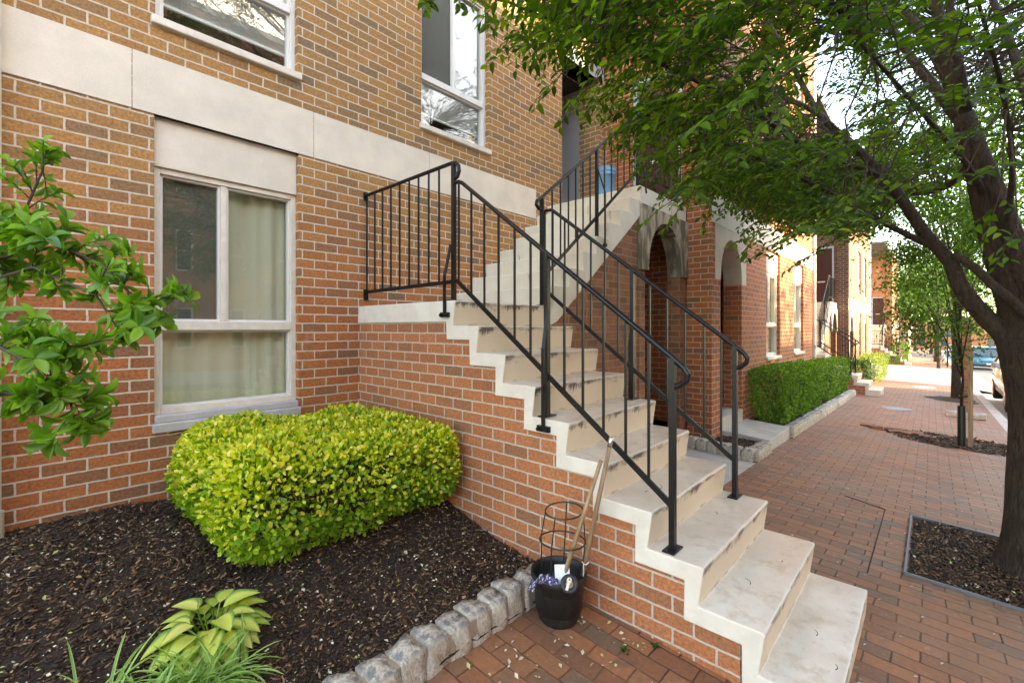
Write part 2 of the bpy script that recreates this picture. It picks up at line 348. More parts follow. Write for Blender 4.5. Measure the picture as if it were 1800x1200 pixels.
def leaf_mat(name, stops, trans=.35, rough=.45, tint=(.95, 1.15, .35), edge=None, spec=.35):
    t = NT(name); r_ = t.n('NewGeometry').outputs['Random Per Island']; c = t.ramp(r_, stops)
    if edge is not None:
        at_ = t.n('Attribute', attribute_name='mid'); c = t.mix(t.sm(at_.outputs['Fac'], *edge[0]), c, edge[1])
    b = t.n('BsdfPrincipled', {'Base Color': c, 'Roughness': rough, 'Specular IOR Level': spec})
    tl = t.n('BsdfTranslucent'); t.set(tl, 0, t.mix(1., c, (*[x*1.6 for x in tint],), 'MULTIPLY'))
    mx = t.n('MixShader', {0: trans}); t.t.links.new(b.outputs[0], mx.inputs[1]); t.t.links.new(tl.outputs[0], mx.inputs[2])
    t.t.links.new(mx.outputs[0], t.out.inputs[0]); return t.m
M['leaf_tree'] = leaf_mat('tree_leaves', [(0, (.024, .060, .008)), (.4, (.052, .118, .012)), (.8, (.095, .185, .018)), (1, (.19, .29, .03))], .52)
M['leaf_sap'] = leaf_mat('sapling_leaves', [(0, (.026, .068, .012)), (.6, (.052, .125, .02)), (1, (.10, .20, .03))], .42)
M['leaf_bush'] = leaf_mat('golden_privet_leaves', [(0, (.12, .28, .02)), (.2, (.28, .45, .03)), (.4, (.50, .60, .05)), (.75, (.80, .76, .10)), (1, (.88, .76, .22))], .34, .3, (1, 1.05, .4))
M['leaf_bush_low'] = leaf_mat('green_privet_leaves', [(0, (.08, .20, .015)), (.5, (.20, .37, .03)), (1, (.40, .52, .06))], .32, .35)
M['leaf_hedge'] = leaf_mat('hedge_leaves', [(0, (.04, .11, .015)), (.5, (.08, .19, .02)), (.85, (.15, .28, .03)), (1, (.26, .36, .05))], .35, .35)
M['leaf_dark'] = leaf_mat('dark_shrub_leaves', [(0, (.02, .055, .012)), (1, (.06, .13, .025))], .25)
M['leaf_mag'] = leaf_mat('shrub_leaves', [(0, (.06, .17, .02)), (.4, (.12, .28, .03)), (.8, (.23, .41, .05)), (1, (.06, .17, .05))], .34, .42, (.95, 1.1, .4))
M['leaf_hosta'] = leaf_mat('hosta_leaves', [(0, (.66, .68, .16)), (.5, (.50, .60, .13)), (1, (.76, .72, .24))], .3, .35, (1, 1, .5), ((.55, .95), (.13, .27, .07)))
M['leaf_grass'] = leaf_mat('liriope_blades', [(0, (.13, .28, .05)), (.5, (.20, .38, .07)), (1, (.28, .46, .09))], .3, .35, (1, 1, .5), ((.6, 1.), (.44, .56, .26)))
M['leaf_var'] = leaf_mat('pale_shrub_leaves', [(0, (.12, .22, .05)), (1, (.34, .38, .12))], .3)
t = NT('bark'); uv = t.obj; n = t.noise(t.scale(uv, (1., 1., .25)), 40, 5, .7); g = t.noise(uv, 4, 3)
c = t.mix(t.sm(n, .3, .7), (.022, .014, .009), (.075, .047, .030)); c = t.mix(t.math('MULTIPLY', t.sm(g, .5, .7), .4), c, (.07, .048, .032))
fu = t.noise(t.scale(uv, (1., 1., .35)), 14, 6, .75); c = t.mix(t.math('MULTIPLY', t.sm(fu, .55, .7), .5), c, (.11, .085, .065)); c = t.mix(t.math('MULTIPLY', t.sm(t.noise(uv, 25, 3), .66, .7), .6), c, (.15, .09, .045))
M['bark'] = t.surf(c, .85, t.bump(t.math('ADD', n, t.math('MULTIPLY', fu, 2.)), .03, 1.))
M['twig'] = NT('twig').surf((.06, .04, .026), .8)
t = NT('old_wood'); n = t.noise(t.scale(t.obj, (40., 40., 4.)), 1.2, 4, .6)
M['wood'] = t.surf(t.mix(t.sm(n, .3, .7), (.24, .145, .075), (.42, .28, .16)), .6, t.bump(n, .002, .5))
t = NT('black_plastic'); n = t.noise(t.obj, 60, 4)
M['plastic'] = t.surf(t.mix(t.sm(n, .5, .75), (.014, .014, .014), (.045, .04, .035)), .5, t.bump(n, .002, .5))
M['wire'] = NT('green_wire').surf((.012, .02, .018), .35)
M['bucket'] = NT('blue_plastic').surf((.16, .36, .60), .4)
M['paper'] = NT('white_card').surf((.75, .77, .80), .6)
t = NT('flower_cloth'); vo = t.n('TexVoronoi', {'Vector': t.obj, 'Scale': 130.}); rr_ = t.n('SeparateColor', {0: vo.outputs['Color']}).outputs[0]
M['cloth'] = t.surf(t.ramp(rr_, [(0, (.02, .025, .07)), (.5, (.05, .06, .22)), (.72, (.35, .37, .5)), (.86, (.35, .18, .2)), (.93, (.65, .66, .72))], 'CONSTANT'), .8)
def glass_mat(name, ior=1.65, rough=0., tint=(.95, .96, .94)):
    t = NT(name); lw = t.n('LayerWeight', {0: .5}); fr = t.n('Math', {0: t.math('POWER', lw.outputs['Facing'], 3.0), 1: .7, 2: .055}, operation='MULTIPLY_ADD'); gl = t.n('BsdfGlossy', {'Color': (1, 1, 1, 1), 'Roughness': rough}); tr = t.n('BsdfTransparent'); t.set(tr, 0, tint)
    mx = t.n('MixShader', {0: fr.outputs[0]}); t.t.links.new(tr.outputs[0], mx.inputs[1]); t.t.links.new(gl.outputs[0], mx.inputs[2]); t.t.links.new(mx.outputs[0], t.out.inputs[0]); return t.m
M['glass'] = glass_mat('window_glass', 1.75)
t = NT('insect_screen'); tr = t.n('BsdfTransparent'); df = t.n('BsdfDiffuse', {'Color': (.15, .155, .14, 1)}); mx = t.n('MixShader', {0: .68})
t.t.links.new(tr.outputs[0], mx.inputs[1]); t.t.links.new(df.outputs[0], mx.inputs[2]); t.t.links.new(mx.outputs[0], t.out.inputs[0]); M['screen'] = t.m
M['curtain'] = NT('curtain').surf((.60, .60, .47), .9)
M['blind'] = NT('blind_slats').surf((.80, .81, .82), .5)
def paint(name, col, **k): return NT(name).surf(col, .25, Coat_Weight=.6, **k)
M['car_blue'] = paint('car_blue', (.03, .16, .24)); M['car_white'] = paint('car_silver_white', (.42, .42, .41)); M['car_dark'] = paint('car_dark', (.03, .03, .035)); M['car_red'] = paint('car_red', (.35, .03, .03))
M['car_glass'] = NT('car_glass').surf((.03, .05, .06), .06, Specular_IOR_Level=.8)
M['rubber'] = NT('rubber').surf((.02, .02, .02), .8); M['chrome'] = NT('chrome').surf((.6, .6, .62), .25, Metallic=.9)
M['lamp_glass'] = NT('lamp_glass').surf((.75, .78, .8), .12); M['amber'] = NT('amber_lens').surf((.7, .25, .03), .2)
M['steel'] = NT('steel_edge').surf((.16, .17, .18), .5, Metallic=.3)
M['cover'] = stone_mat('iron_cover', (.17, .165, .17), .3, .45, 12)
M['coverw'] = stone_mat('pale_cover', (.6, .58, .55), .1, .6, 12)
M['roof'] = NT('roof_felt').surf((.09, .09, .09), .9)
M['asphalt_l'] = stone_mat('gutter_concrete', (.30, .29, .28), .2, .8, 3)

# ------------------------------------------------------------------ ground
def gsheet(name, rects, mat, off=0., kind='structure', nx=1, parent=None):
    m = MB()
    for x0, x1, y0, y1 in rects:
        m.add([(x0, y0, gz(x0, y0)+off), (x1, y0, gz(x1, y0)+off), (x1, y1, gz(x1, y1)+off), (x0, y1, gz(x0, y1)+off)], [(0, 1, 2, 3)])
    o = m.build(name, mat, parent)
    if parent is None: tag(o, kind=kind)
    return o
def road_z(x): return gz(x, -1.0)-.13
XA, XB, XF = -25., 230., 320.
m = MB(); m.add([(XA, -9.3, road_z(XA)), (XF, -9.3, road_z(XF)), (XF, -1.0, road_z(XF)), (XA, -1.0, road_z(XA))], [(0, 1, 2, 3)])
tag(m.build('road', M['asphalt']), kind='structure')
m = MB(); g = lambda x: road_z(x)-.03
m.add([(-260, -260, g(-25)), (460, -260, g(320)), (460, 260, g(320)), (-260, 260, g(-25))], [(0, 1, 2, 3)])
gr = m.build('ground', M['concrete']); gr.location.z = -.25; tag(gr, kind='structure')
gsheet('sidewalk', [(XA, XF, -1.0, 4.4)], M['paver'])
m = MB()
for x0, x1 in [(XA, 22.3), (38.2, XF)]:
    m.add([(x0, -.98, gz(x0, -1.)+.006), (x1, -.98, gz(x1, -1.)+.006), (x1, -1.16, gz(x1, -1.)+.006), (x0, -1.16, gz(x0, -1.)+.006),
           (x0, -.98, gz(x0, -1.)-.3), (x1, -.98, gz(x1, -1.)-.3), (x1, -1.17, gz(x1, -1.)-.3), (x0, -1.17, gz(x0, -1.)-.3)],
          [(0, 1, 2, 3), (3, 2, 6, 7), (0, 3, 7, 4), (1, 5, 6, 2), (0, 4, 5, 1)])
m.v = [(x, y, z) for x, y, z in m.v]
tag(m.build('kerb', M['curb'], bevel=.015), kind='structure')
m = MB(); m.add([(XA, -1.18, road_z(XA)+.004), (XF, -1.18, road_z(XF)+.004), (XF, -1.55, road_z(XF)+.004), (XA, -1.55, road_z(XA)+.004)], [(0, 1, 2, 3)]); tag(m.build('gutter', M['asphalt_l']), kind='structure')
m = MB()   # the alley crossing the pavement and dipping to the road
m.add([(22.8, 4.4, gz(22.8, 4.4)+.004), (22.8, -.9, gz(22.8, -.9)+.004), (38, -.9, gz(38, -.9)+.004), (38, 4.4, gz(38, 4.4)+.004), (22.2, -1.8, road_z(22.2)+.008), (38.6, -1.8, road_z(38.6)+.008)], [(0, 1, 2, 3), (1, 4, 5, 2)])
m.add([(27.2, 4.4, gz(27.2, 4.4)+.004), (37.3, 4.4, gz(37.3, 4.4)+.004), (37.3, 14, gz(37.3, 4.4)+.02), (27.2, 14, gz(27.2, 4.4)+.02)], [(0, 1, 2, 3)])
tag(m.build('driveway', M['concrete_l']), kind='structure')
gsheet('driveway_brick_strip', [(33.6, 34.2, -.4, 1.1)], M['brick_red'], .008)
m = MB(); m.box(XA, XF, -14, -9.3, -12, -11.9)
m = MB(); m.add([(XA, -9.3, road_z(XA)+.12), (XF, -9.3, road_z(XF)+.12), (XF, -40, road_z(XF)+.12), (XA, -40, road_z(XA)+.12), (XA, -9.3, road_z(XA)-.1), (XF, -9.3, road_z(XF)-.1)], [(0, 1, 2, 3), (0, 4, 5, 1)])
tag(m.build('pavement_across_the_street', M['concrete']), kind='structure')
gsheet('concrete_pad', [(3.21, 5.86, 1.52, 2.5)], M['concrete'], .006)
# long seams between paver fields
m = MB()
for (x0, y0, x1, y1) in [(3.76, .31, 5.3, .31), (5.3, .31, 5.42, .62), (2.0, -.02, 3.76, .31)][:2]:
    m.bar((x0, y0, gz(x0, y0)+.0035), (x1, y1, gz(x1, y1)+.0035), .006, .004)
tag(m.build('pavement_seam', M['soil']), kind='structure')

# ------------------------------------------------------------------ window
def window(root, dx, dz, x0, x1, z0, z1, yp, style, uvo, sill='stone', split=None, screen=True, panel=None, tz=None, deep=.055):
    """x0..z1 opening in local house coordinates; yp wall plane. Parts: window (frame) > pane, sill, blind..."""
    X0, X1, Z0, Z1 = x0+dx, x1+dx, z0+dz, z1+dz
    yf = yp+deep; F = MB()
    if panel:
        p = MB(uvo); p.box(X0+.002, X1-.002, yp+.035, yp+.16, panel+dz, Z1+.02); lint = ('lintel_panel', p)
        Z1 = panel+dz
    w_ = .042
    F.box(X0, X0+w_, yf, yf+.09, Z0, Z1); F.box(X1-w_, X1, yf, yf+.09, Z0, Z1)
    F.box(X0+w_, X1-w_, yf, yf+.09, Z1-w_, Z1); F.box(X0+w_, X1-w_, yf, yf+.09, Z0, Z0+w_)
    tzz = (tz+dz) if tz else Z0+.34*(Z1-Z0)
    F.box(X0+w_, X1-w_, yf-.006, yf+.09, tzz-.03, tzz+.035)
    xm = X0+(X1-X0)*(.45 if split is None else split)
    F.box(xm-.02, xm+.02, yf+.004, yf+.09, tzz+.035, Z1-w_)
    win = F.build('window', M['white'] if style != 'low' else M['offwhite'], root, bevel=.004)
    s2 = MB()   # inner sash rims
    for a, b, c_, d_ in [(X0+w_, xm-.02, tzz+.035, Z1-w_), (xm+.02, X1-w_, tzz+.035, Z1-w_), (X0+w_, X1-w_, Z0+w_, tzz-.03)]:
        e = .016; yy = yf+.02
        s2.box(a, a+e, yy, yy+.05, c_, d_); s2.box(b-e, b, yy, yy+.05, c_, d_); s2.box(a+e, b-e, yy, yy+.05, c_, c_+e); s2.box(a+e, b-e, yy, yy+.05, d_-e, d_)
    s2.build('sash', M['white'], win, bevel=.002)
    g_ = MB(); g_.box(X0+w_, X1-w_, yf+.045, yf+.05, Z0+w_, Z1-w_); g_.build('pane', M['glass'], win)
    if panel: lint[1].build('lintel_panel', M['band'], win, bevel=.004)
    if screen:
        q = MB(); sy = yf+(.056 if style == 'low' else .022); q.box(X0+w_+.016, xm-.036, sy, sy+.002, tzz+.05, Z1-w_-.016); q.build('insect_screen', M['screen'], win)
    yb = yf+.075
    if style == 'low':
        c_ = MB(); n = 150; xs_ = np.linspace(X0-.06, X1+.1, n)
        ph = [yb+.035+.010*math.sin((x-dx)*44+1.3*math.sin((x-dx)*9)) + .012*math.sin((x-dx)*17) for x in xs_]
        c_.add([(x, p, Z0-.05) for x, p in zip(xs_, ph)]+[(x, p, Z1+.05) for x, p in zip(xs_, ph)], [(i, i+1, n+i+1, n+i) for i in range(n-1)])
        c_.build('curtain', M['curtain'], win, smooth=True)
    else:
        c_ = MB(); z = Z1; zb = Z0+.05+.30*(tzz-Z0)
        while z > zb:
            c_.add([(X0+.03, yb, z), (X1-.03, yb, z), (X1-.03, yb+.018, z-.012), (X0+.03, yb+.018, z-.012)], [(0, 1, 2, 3)]); z -= .0165
        c_.box(X0+.03, X1-.03, yb, yb+.02, z-.02, z); c_.build('blind', M['blind'], win)
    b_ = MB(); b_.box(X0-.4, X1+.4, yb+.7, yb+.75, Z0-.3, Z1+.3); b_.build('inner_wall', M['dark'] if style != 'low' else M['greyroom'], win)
    S = MB(uvo)
    if sill == 'metal':
        S.box(X0-.012, X1+.012, yp-.03, yp+.12, Z0-.115, Z0-.05); S.box(X0+.002, X1-.002, yp-.008, yp+.12, Z0-.05, Z0+.001)
        S.build('sill', M['sillblue'], win, bevel=.008)
    else:
        S.box(X0-.025, X1+.025, yp-.035, yp+.12, Z0-.055, Z0+.002); S.build('sill', M['offwhite'], win, bevel=.008)
    return win

# ------------------------------------------------------------------ houses
YF, YP, YO = 3.876, 2.157, 2.498
def arch_prof(x0, x1, ox0, ox1, zb, zt, zap, n=22, pointed=0.):
    """outline of a rectangular slab x0..x1, zb..zt with an arch cut out of its bottom edge"""
    cx_, rx = (ox0+ox1)/2, (ox1-ox0)/2
    return [(x0, zb), (x0, zt), (x1, zt), (x1, zb)]+[(cx_+rx*math.cos(a), zb+(zap-zb)*math.sin(a)**.92) for a in np.linspace(0, math.pi, n)]
def arch_piece(m, x0, x1, ox0, ox1, zb, zt, zap, y0, y1, n=24):
    cx_, rx = (ox0+ox1)/2, (ox1-ox0)/2
    A = [(cx_-rx*math.cos(a), zb+(zap-zb)*max(0, math.sin(a))**.92) for a in np.linspace(0, math.pi, n+1)]
    top = [(ox0+(ox1-ox0)*i/n, zt) for i in range(n+1)]
    for y, fl in ((y0, 1), (y1, 0)):
        for i in range(n):
            q = [(A[i][0], y, A[i][1]), (A[i+1][0], y, A[i+1][1]), (top[i+1][0], y, zt), (top[i][0], y, zt)]
            m.add(q, [(0, 1, 2, 3)])
        m.add([(x0, y, zb), (ox0, y, zb), (ox0, y, zt), (x0, y, zt)], [(0, 1, 2, 3)]); m.add([(ox1, y, zb), (x1, y, zb), (x1, y, zt), (ox1, y, zt)], [(0, 1, 2, 3)])
    for i in range(n): m.add([(A[i][0], y0, A[i][1]), (A[i+1][0], y0, A[i+1][1]), (A[i+1][0], y1, A[i+1][1]), (A[i][0], y1, A[i][1])], [(0, 3, 2, 1)])
    m.add([(x0, y0, zb), (ox0, y0, zb), (ox0, y1, zb), (x0, y1, zb)], [(0, 3, 2, 1)]); m.add([(ox1, y0, zb), (x1, y0, zb), (x1, y1, zb), (ox1, y1, zb)], [(0, 3, 2, 1)])
    m.add([(x0, y0, zt), (x1, y0, zt), (x1, y1, zt), (x0, y1, zt)], [(0, 1, 2, 3)])
    m.add([(x0, y0, zb), (x0, y1, zb), (x0, y1, zt), (x0, y0, zt)], [(0, 1, 2, 3)]); m.add([(x1, y0, zb), (x1, y1, zb), (x1, y1, zt), (x1, y0, zt)], [(0, 3, 2, 1)])
    return m

def house(dx, dz, label, first=False, mats=('brick', 'brick_red'), base=-1.):
    root = thing('row_house', (dx, YF, gz(dx, YF)), label, 'house', 'brick row houses along the pavement')
    uvo = (dx, 0, dz); H = (10.2 if first else 8.5)+dz; zb = base
    X = lambda v: v+dx
    Z = lambda v: v+dz
    # recessed facade
    hol = [(X(.605), X(1.562), Z(.93), Z(3.0946)), (X(.61), X(1.555), Z(3.72), Z(5.5)), (X(2.80), X(3.77), Z(3.72), Z(5.5)), (X(5.234), X(6.5), Z(3.3), Z(5.56)),
           (X(.61), X(1.555), Z(6.5), Z(8.3)), (X(2.8), X(3.77), Z(6.5), Z(8.3)), (X(5.3), X(6.15), Z(6.25), Z(8.2))]
    m = MB(uvo); m.wall('y', YF, X(-1.9) if first else X(-.12), X(6.352), zb, H, hol, .3); m.build('wall', M[mats[0]], root)
    m = MB(uvo)
    xs_ = [-1.9 if first else -.1, .488, 1.686, 2.9, 4.651]
    for a, b in zip(xs_, xs_[1:]):
        m.box(X(a)+.002, X(b)-.002, YF-.006, YF+.06, Z(3.0946), Z(3.483))
    m.build('stone_band', M['band'], root, bevel=.002)
    m = MB(); m.box(X(5.13), X(6.36), YF-.012, YF+.28, Z(5.56), Z(5.77)); m.build('entry_lintel', M['gray_panel'], root)
    window(root, dx, dz, .605, 1.562, 1.04, 3.0946, YF, 'low', uvo, 'metal', .447, True, 2.755, 1.655)
    window(root, dx, dz, .61, 1.555, 3.755, 5.5, YF, 'blind', uvo, tz=4.29, split=.45)
    window(root, dx, dz, 2.80, 3.77, 3.755, 5.5, YF, 'blind', uvo, tz=4.29, split=.5)
    window(root, dx, dz, .61, 1.555, 6.53, 8.3, YF, 'blind', uvo, tz=7.07); window(root, dx, dz, 2.8, 3.77, 6.53, 8.3, YF, 'blind', uvo, tz=7.07)
    window(root, dx, dz, 5.3, 6.15, 6.28, 8.2, YF, 'blind', uvo, tz=6.9)
    # entry alcove
    m = MB(uvo); m.box(X(6.2), X(6.34), YF+.3, 4.24, Z(3.3), Z(5.56)); m.box(X(6.2), X(6.352), YF-.004, YF+.3, Z(3.3), Z(5.56)); m.box(X(5.1), X(5.234), YF+.3, 5.2, Z(3.3), Z(5.56)); m.build('alcove_wall', M[mats[0]], root)
    m = MB(uvo); m.box(X(6.22), X(6.34), 4.24, 5.2, Z(3.3), Z(5.56)); m.box(X(5.234), X(6.22), 5.08, 5.2, Z(3.3), Z(5.56)); m.build('alcove_panel', M['gray_panel'], root)
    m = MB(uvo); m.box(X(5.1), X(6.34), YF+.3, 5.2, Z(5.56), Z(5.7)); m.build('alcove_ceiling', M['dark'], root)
    m = MB(uvo); m.box(X(5.1), X(6.34), YF, 5.2, Z(3.1), Z(3.308)); m.build('alcove_floor', M['stair_up'], root)
    # projecting block
    hol = [(X(6.594), X(7.551), zb, Z(2.31)), (X(6.38), X(7.77), Z(2.31), Z(3.062))]
    for a, b in ((8.97, 9.944), (11.163, 12.14)): hol += [(X(a), X(b), Z(1.10), Z(3.05)), (X(a), X(b), Z(3.72), Z(5.5)), (X(a), X(b), Z(6.5), Z(8.3))]
    m = MB(uvo); m.wall('y', YP, X(6.25), X(13.2), zb, H, hol, .274)
    m.box(X(6.25), X(6.352), YP+.274, 2.49, zb, H)
    m.build('front_wall', M[mats[1]], root)
    m = MB(uvo); m.wall('x', X(6.35), 2.49, YF, Z(3.3), H, [(2.60, 3.36, Z(3.3), Z(5.4))], .25, side=-1); m.build('side_wall', M[mats[1]], root)
    m = MB(uvo); m.box(X(13.05), X(13.198), YP+.274, YF+.3, zb, H); m.build('end_wall', M[mats[1]], root)
    m = MB(uvo)
    for a, b in ((6.25, 7.9), (7.9, 10.55), (10.55, 13.2)): m.box(X(a)+.002, X(b)-.002, YP-.006, YP+.05, Z(3.066), Z(3.483))
    m.build('stone_band', M['band'], root, bevel=.002)
    m = arch_piece(MB(uvo), X(6.38), X(7.77), X(6.594), X(7.551), Z(2.31), Z(3.062), Z(2.925), YP-.005, YP+.27); m.build('arch', M['arch_clean'], root)
    for a, b in ((8.97, 9.944), (11.163, 12.14)):
        window(root, dx, dz, a, b, 1.12, 3.05, YP, 'low', uvo, 'stone', .45, True, 2.655, 1.7); window(root, dx, dz, a, b, 3.755, 5.5, YP, 'blind', uvo, tz=4.29)
        window(root, dx, dz, a, b, 6.53, 8.3, YP, 'blind', uvo, tz=7.07)
    # passage behind the arches
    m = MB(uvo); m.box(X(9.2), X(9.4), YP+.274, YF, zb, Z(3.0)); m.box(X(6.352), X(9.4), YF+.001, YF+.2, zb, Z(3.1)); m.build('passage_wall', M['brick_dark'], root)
    m = MB(uvo); m.box(X(6.30), X(6.42), YP+.28, YF-.002, zb, Z(3.098)); m.build('cross_wall', M['brick_red'], root)
    m = MB(uvo); m.box(X(6.3), X(9.3), YP+.1, YF, zb, max(gz(X(7), 2.2)+.2, Z(.30))); m.build('passage_floor', M['concrete'], root)
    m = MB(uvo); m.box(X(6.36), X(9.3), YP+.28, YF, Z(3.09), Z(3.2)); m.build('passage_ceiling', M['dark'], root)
    # entrance door at the end of the upper landing
    m = MB(); xd = X(6.40)
    m.box(xd-.03, xd+.08, 2.60, 2.66, Z(3.31), Z(5.4)); m.box(xd-.03, xd+.08, 3.30, 3.36, Z(3.31), Z(5.4)); m.box(xd-.03, xd+.08, 2.66, 3.30, Z(5.33), Z(5.4))
    df = m.build('door_frame', M['paleblue'], root)
    m = MB(); m.box(xd+.03, xd+.07, 2.66, 3.30, Z(3.33), Z(5.33)); 
    for a, b in ((2.72, 2.95), (3.01, 3.24)):
        for c_, d_ in ((3.45, 4.1), (4.2, 5.2)): m.box(xd+.02, xd+.03, a, b, Z(c_), Z(d_))
    dr = m.build('door', M['maroon'], root, bevel=.004)
    m = MB(); m.tube([(xd+.03, 2.74, Z(4.33)), (xd-.03, 2.74, Z(4.33)), (xd-.05, 2.74, Z(4.33))], [.012, .012, .028], 10); m.build('handle', M['chrome'], dr)
    m = MB(); m.box(xd+.012, xd+.03, 2.88, 3.12, Z(4.10), Z(4.15)); m.build('letter_slot', M['offwhite'], dr)
    m = MB(); m.box(X(5.9), X(6.345), 2.92, 2.96, Z(3.33), Z(5.3)); 
    # downpipe and roof
    m = MB(); m.tube([(X(13.27), YP-.02, zb+.3), (X(13.27), YP-.02, H)], .05, 12)
    for zz in (1.2, 3.6, 6.): m.box(X(13.2), X(13.34), YP-.075, YP+.0, Z(zz), Z(zz)+.03)
    m.build('downpipe', M['pipe'], root, smooth=False)
    m = MB(); m.box(X(-1.9) if first else X(-.12), X(13.25), YP+.02, 11.9, H, H+.12); m.build('roof', M['roof'], root)
    m = MB(uvo); m.box(X(6.2), X(13.25), YP-.04, YP+.3, H+.0, H+.3); m.build('parapet', M['band'], root)
    m = MB(uvo); m.box(X(-1.9) if first else X(-.12), X(13.25), 11.7, 12, zb, H); m.build('rear_wall', M[mats[0]], root)
    return root

h1 = house(0, 0, "nearest brick row house with the large ground floor window beside the yellow green bush", first=True)
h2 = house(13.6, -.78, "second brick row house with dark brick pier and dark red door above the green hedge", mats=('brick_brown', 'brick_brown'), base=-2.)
h3 = house(37.5, -1.42, "farthest brick row house, orange brick, beyond the pale concrete driveway crossing", mats=('brick_orange', 'brick_orange'), base=-3.)
m = MB((0, 0, 0)); 
# left downpipe of the first house
m.tube([(-.118, 3.815, .60), (-.118, 3.815, 9.4)], .036, 14)
m.build('downpipe', M['pipe'], h1)
m = MB(); m.tube([(-.118, 3.815, .30), (-.118, 3.815, .62)], .047, 14); m.build('downpipe_shoe', M['arch_clean'], h1)
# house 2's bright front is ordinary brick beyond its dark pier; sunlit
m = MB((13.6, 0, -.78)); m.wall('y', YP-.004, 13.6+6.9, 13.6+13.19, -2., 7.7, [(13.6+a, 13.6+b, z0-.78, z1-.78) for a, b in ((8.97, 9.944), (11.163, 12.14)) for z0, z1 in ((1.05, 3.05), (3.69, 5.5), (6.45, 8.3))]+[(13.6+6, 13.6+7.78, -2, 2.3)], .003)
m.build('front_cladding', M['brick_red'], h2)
# gable wall of house 3 towards the alley, of house 2
m = MB((0, 0, 0)); m.box(37.38-.2, 37.38, YF, 12, -3, 7.05); m.build('gable_wall', M['brick_orange'], h3)
m = MB((0, 0, 0)); m.box(26.85, 26.99, YF, 12, -3, 7.7); m.build('gable_wall', M['brick_red'], h2)

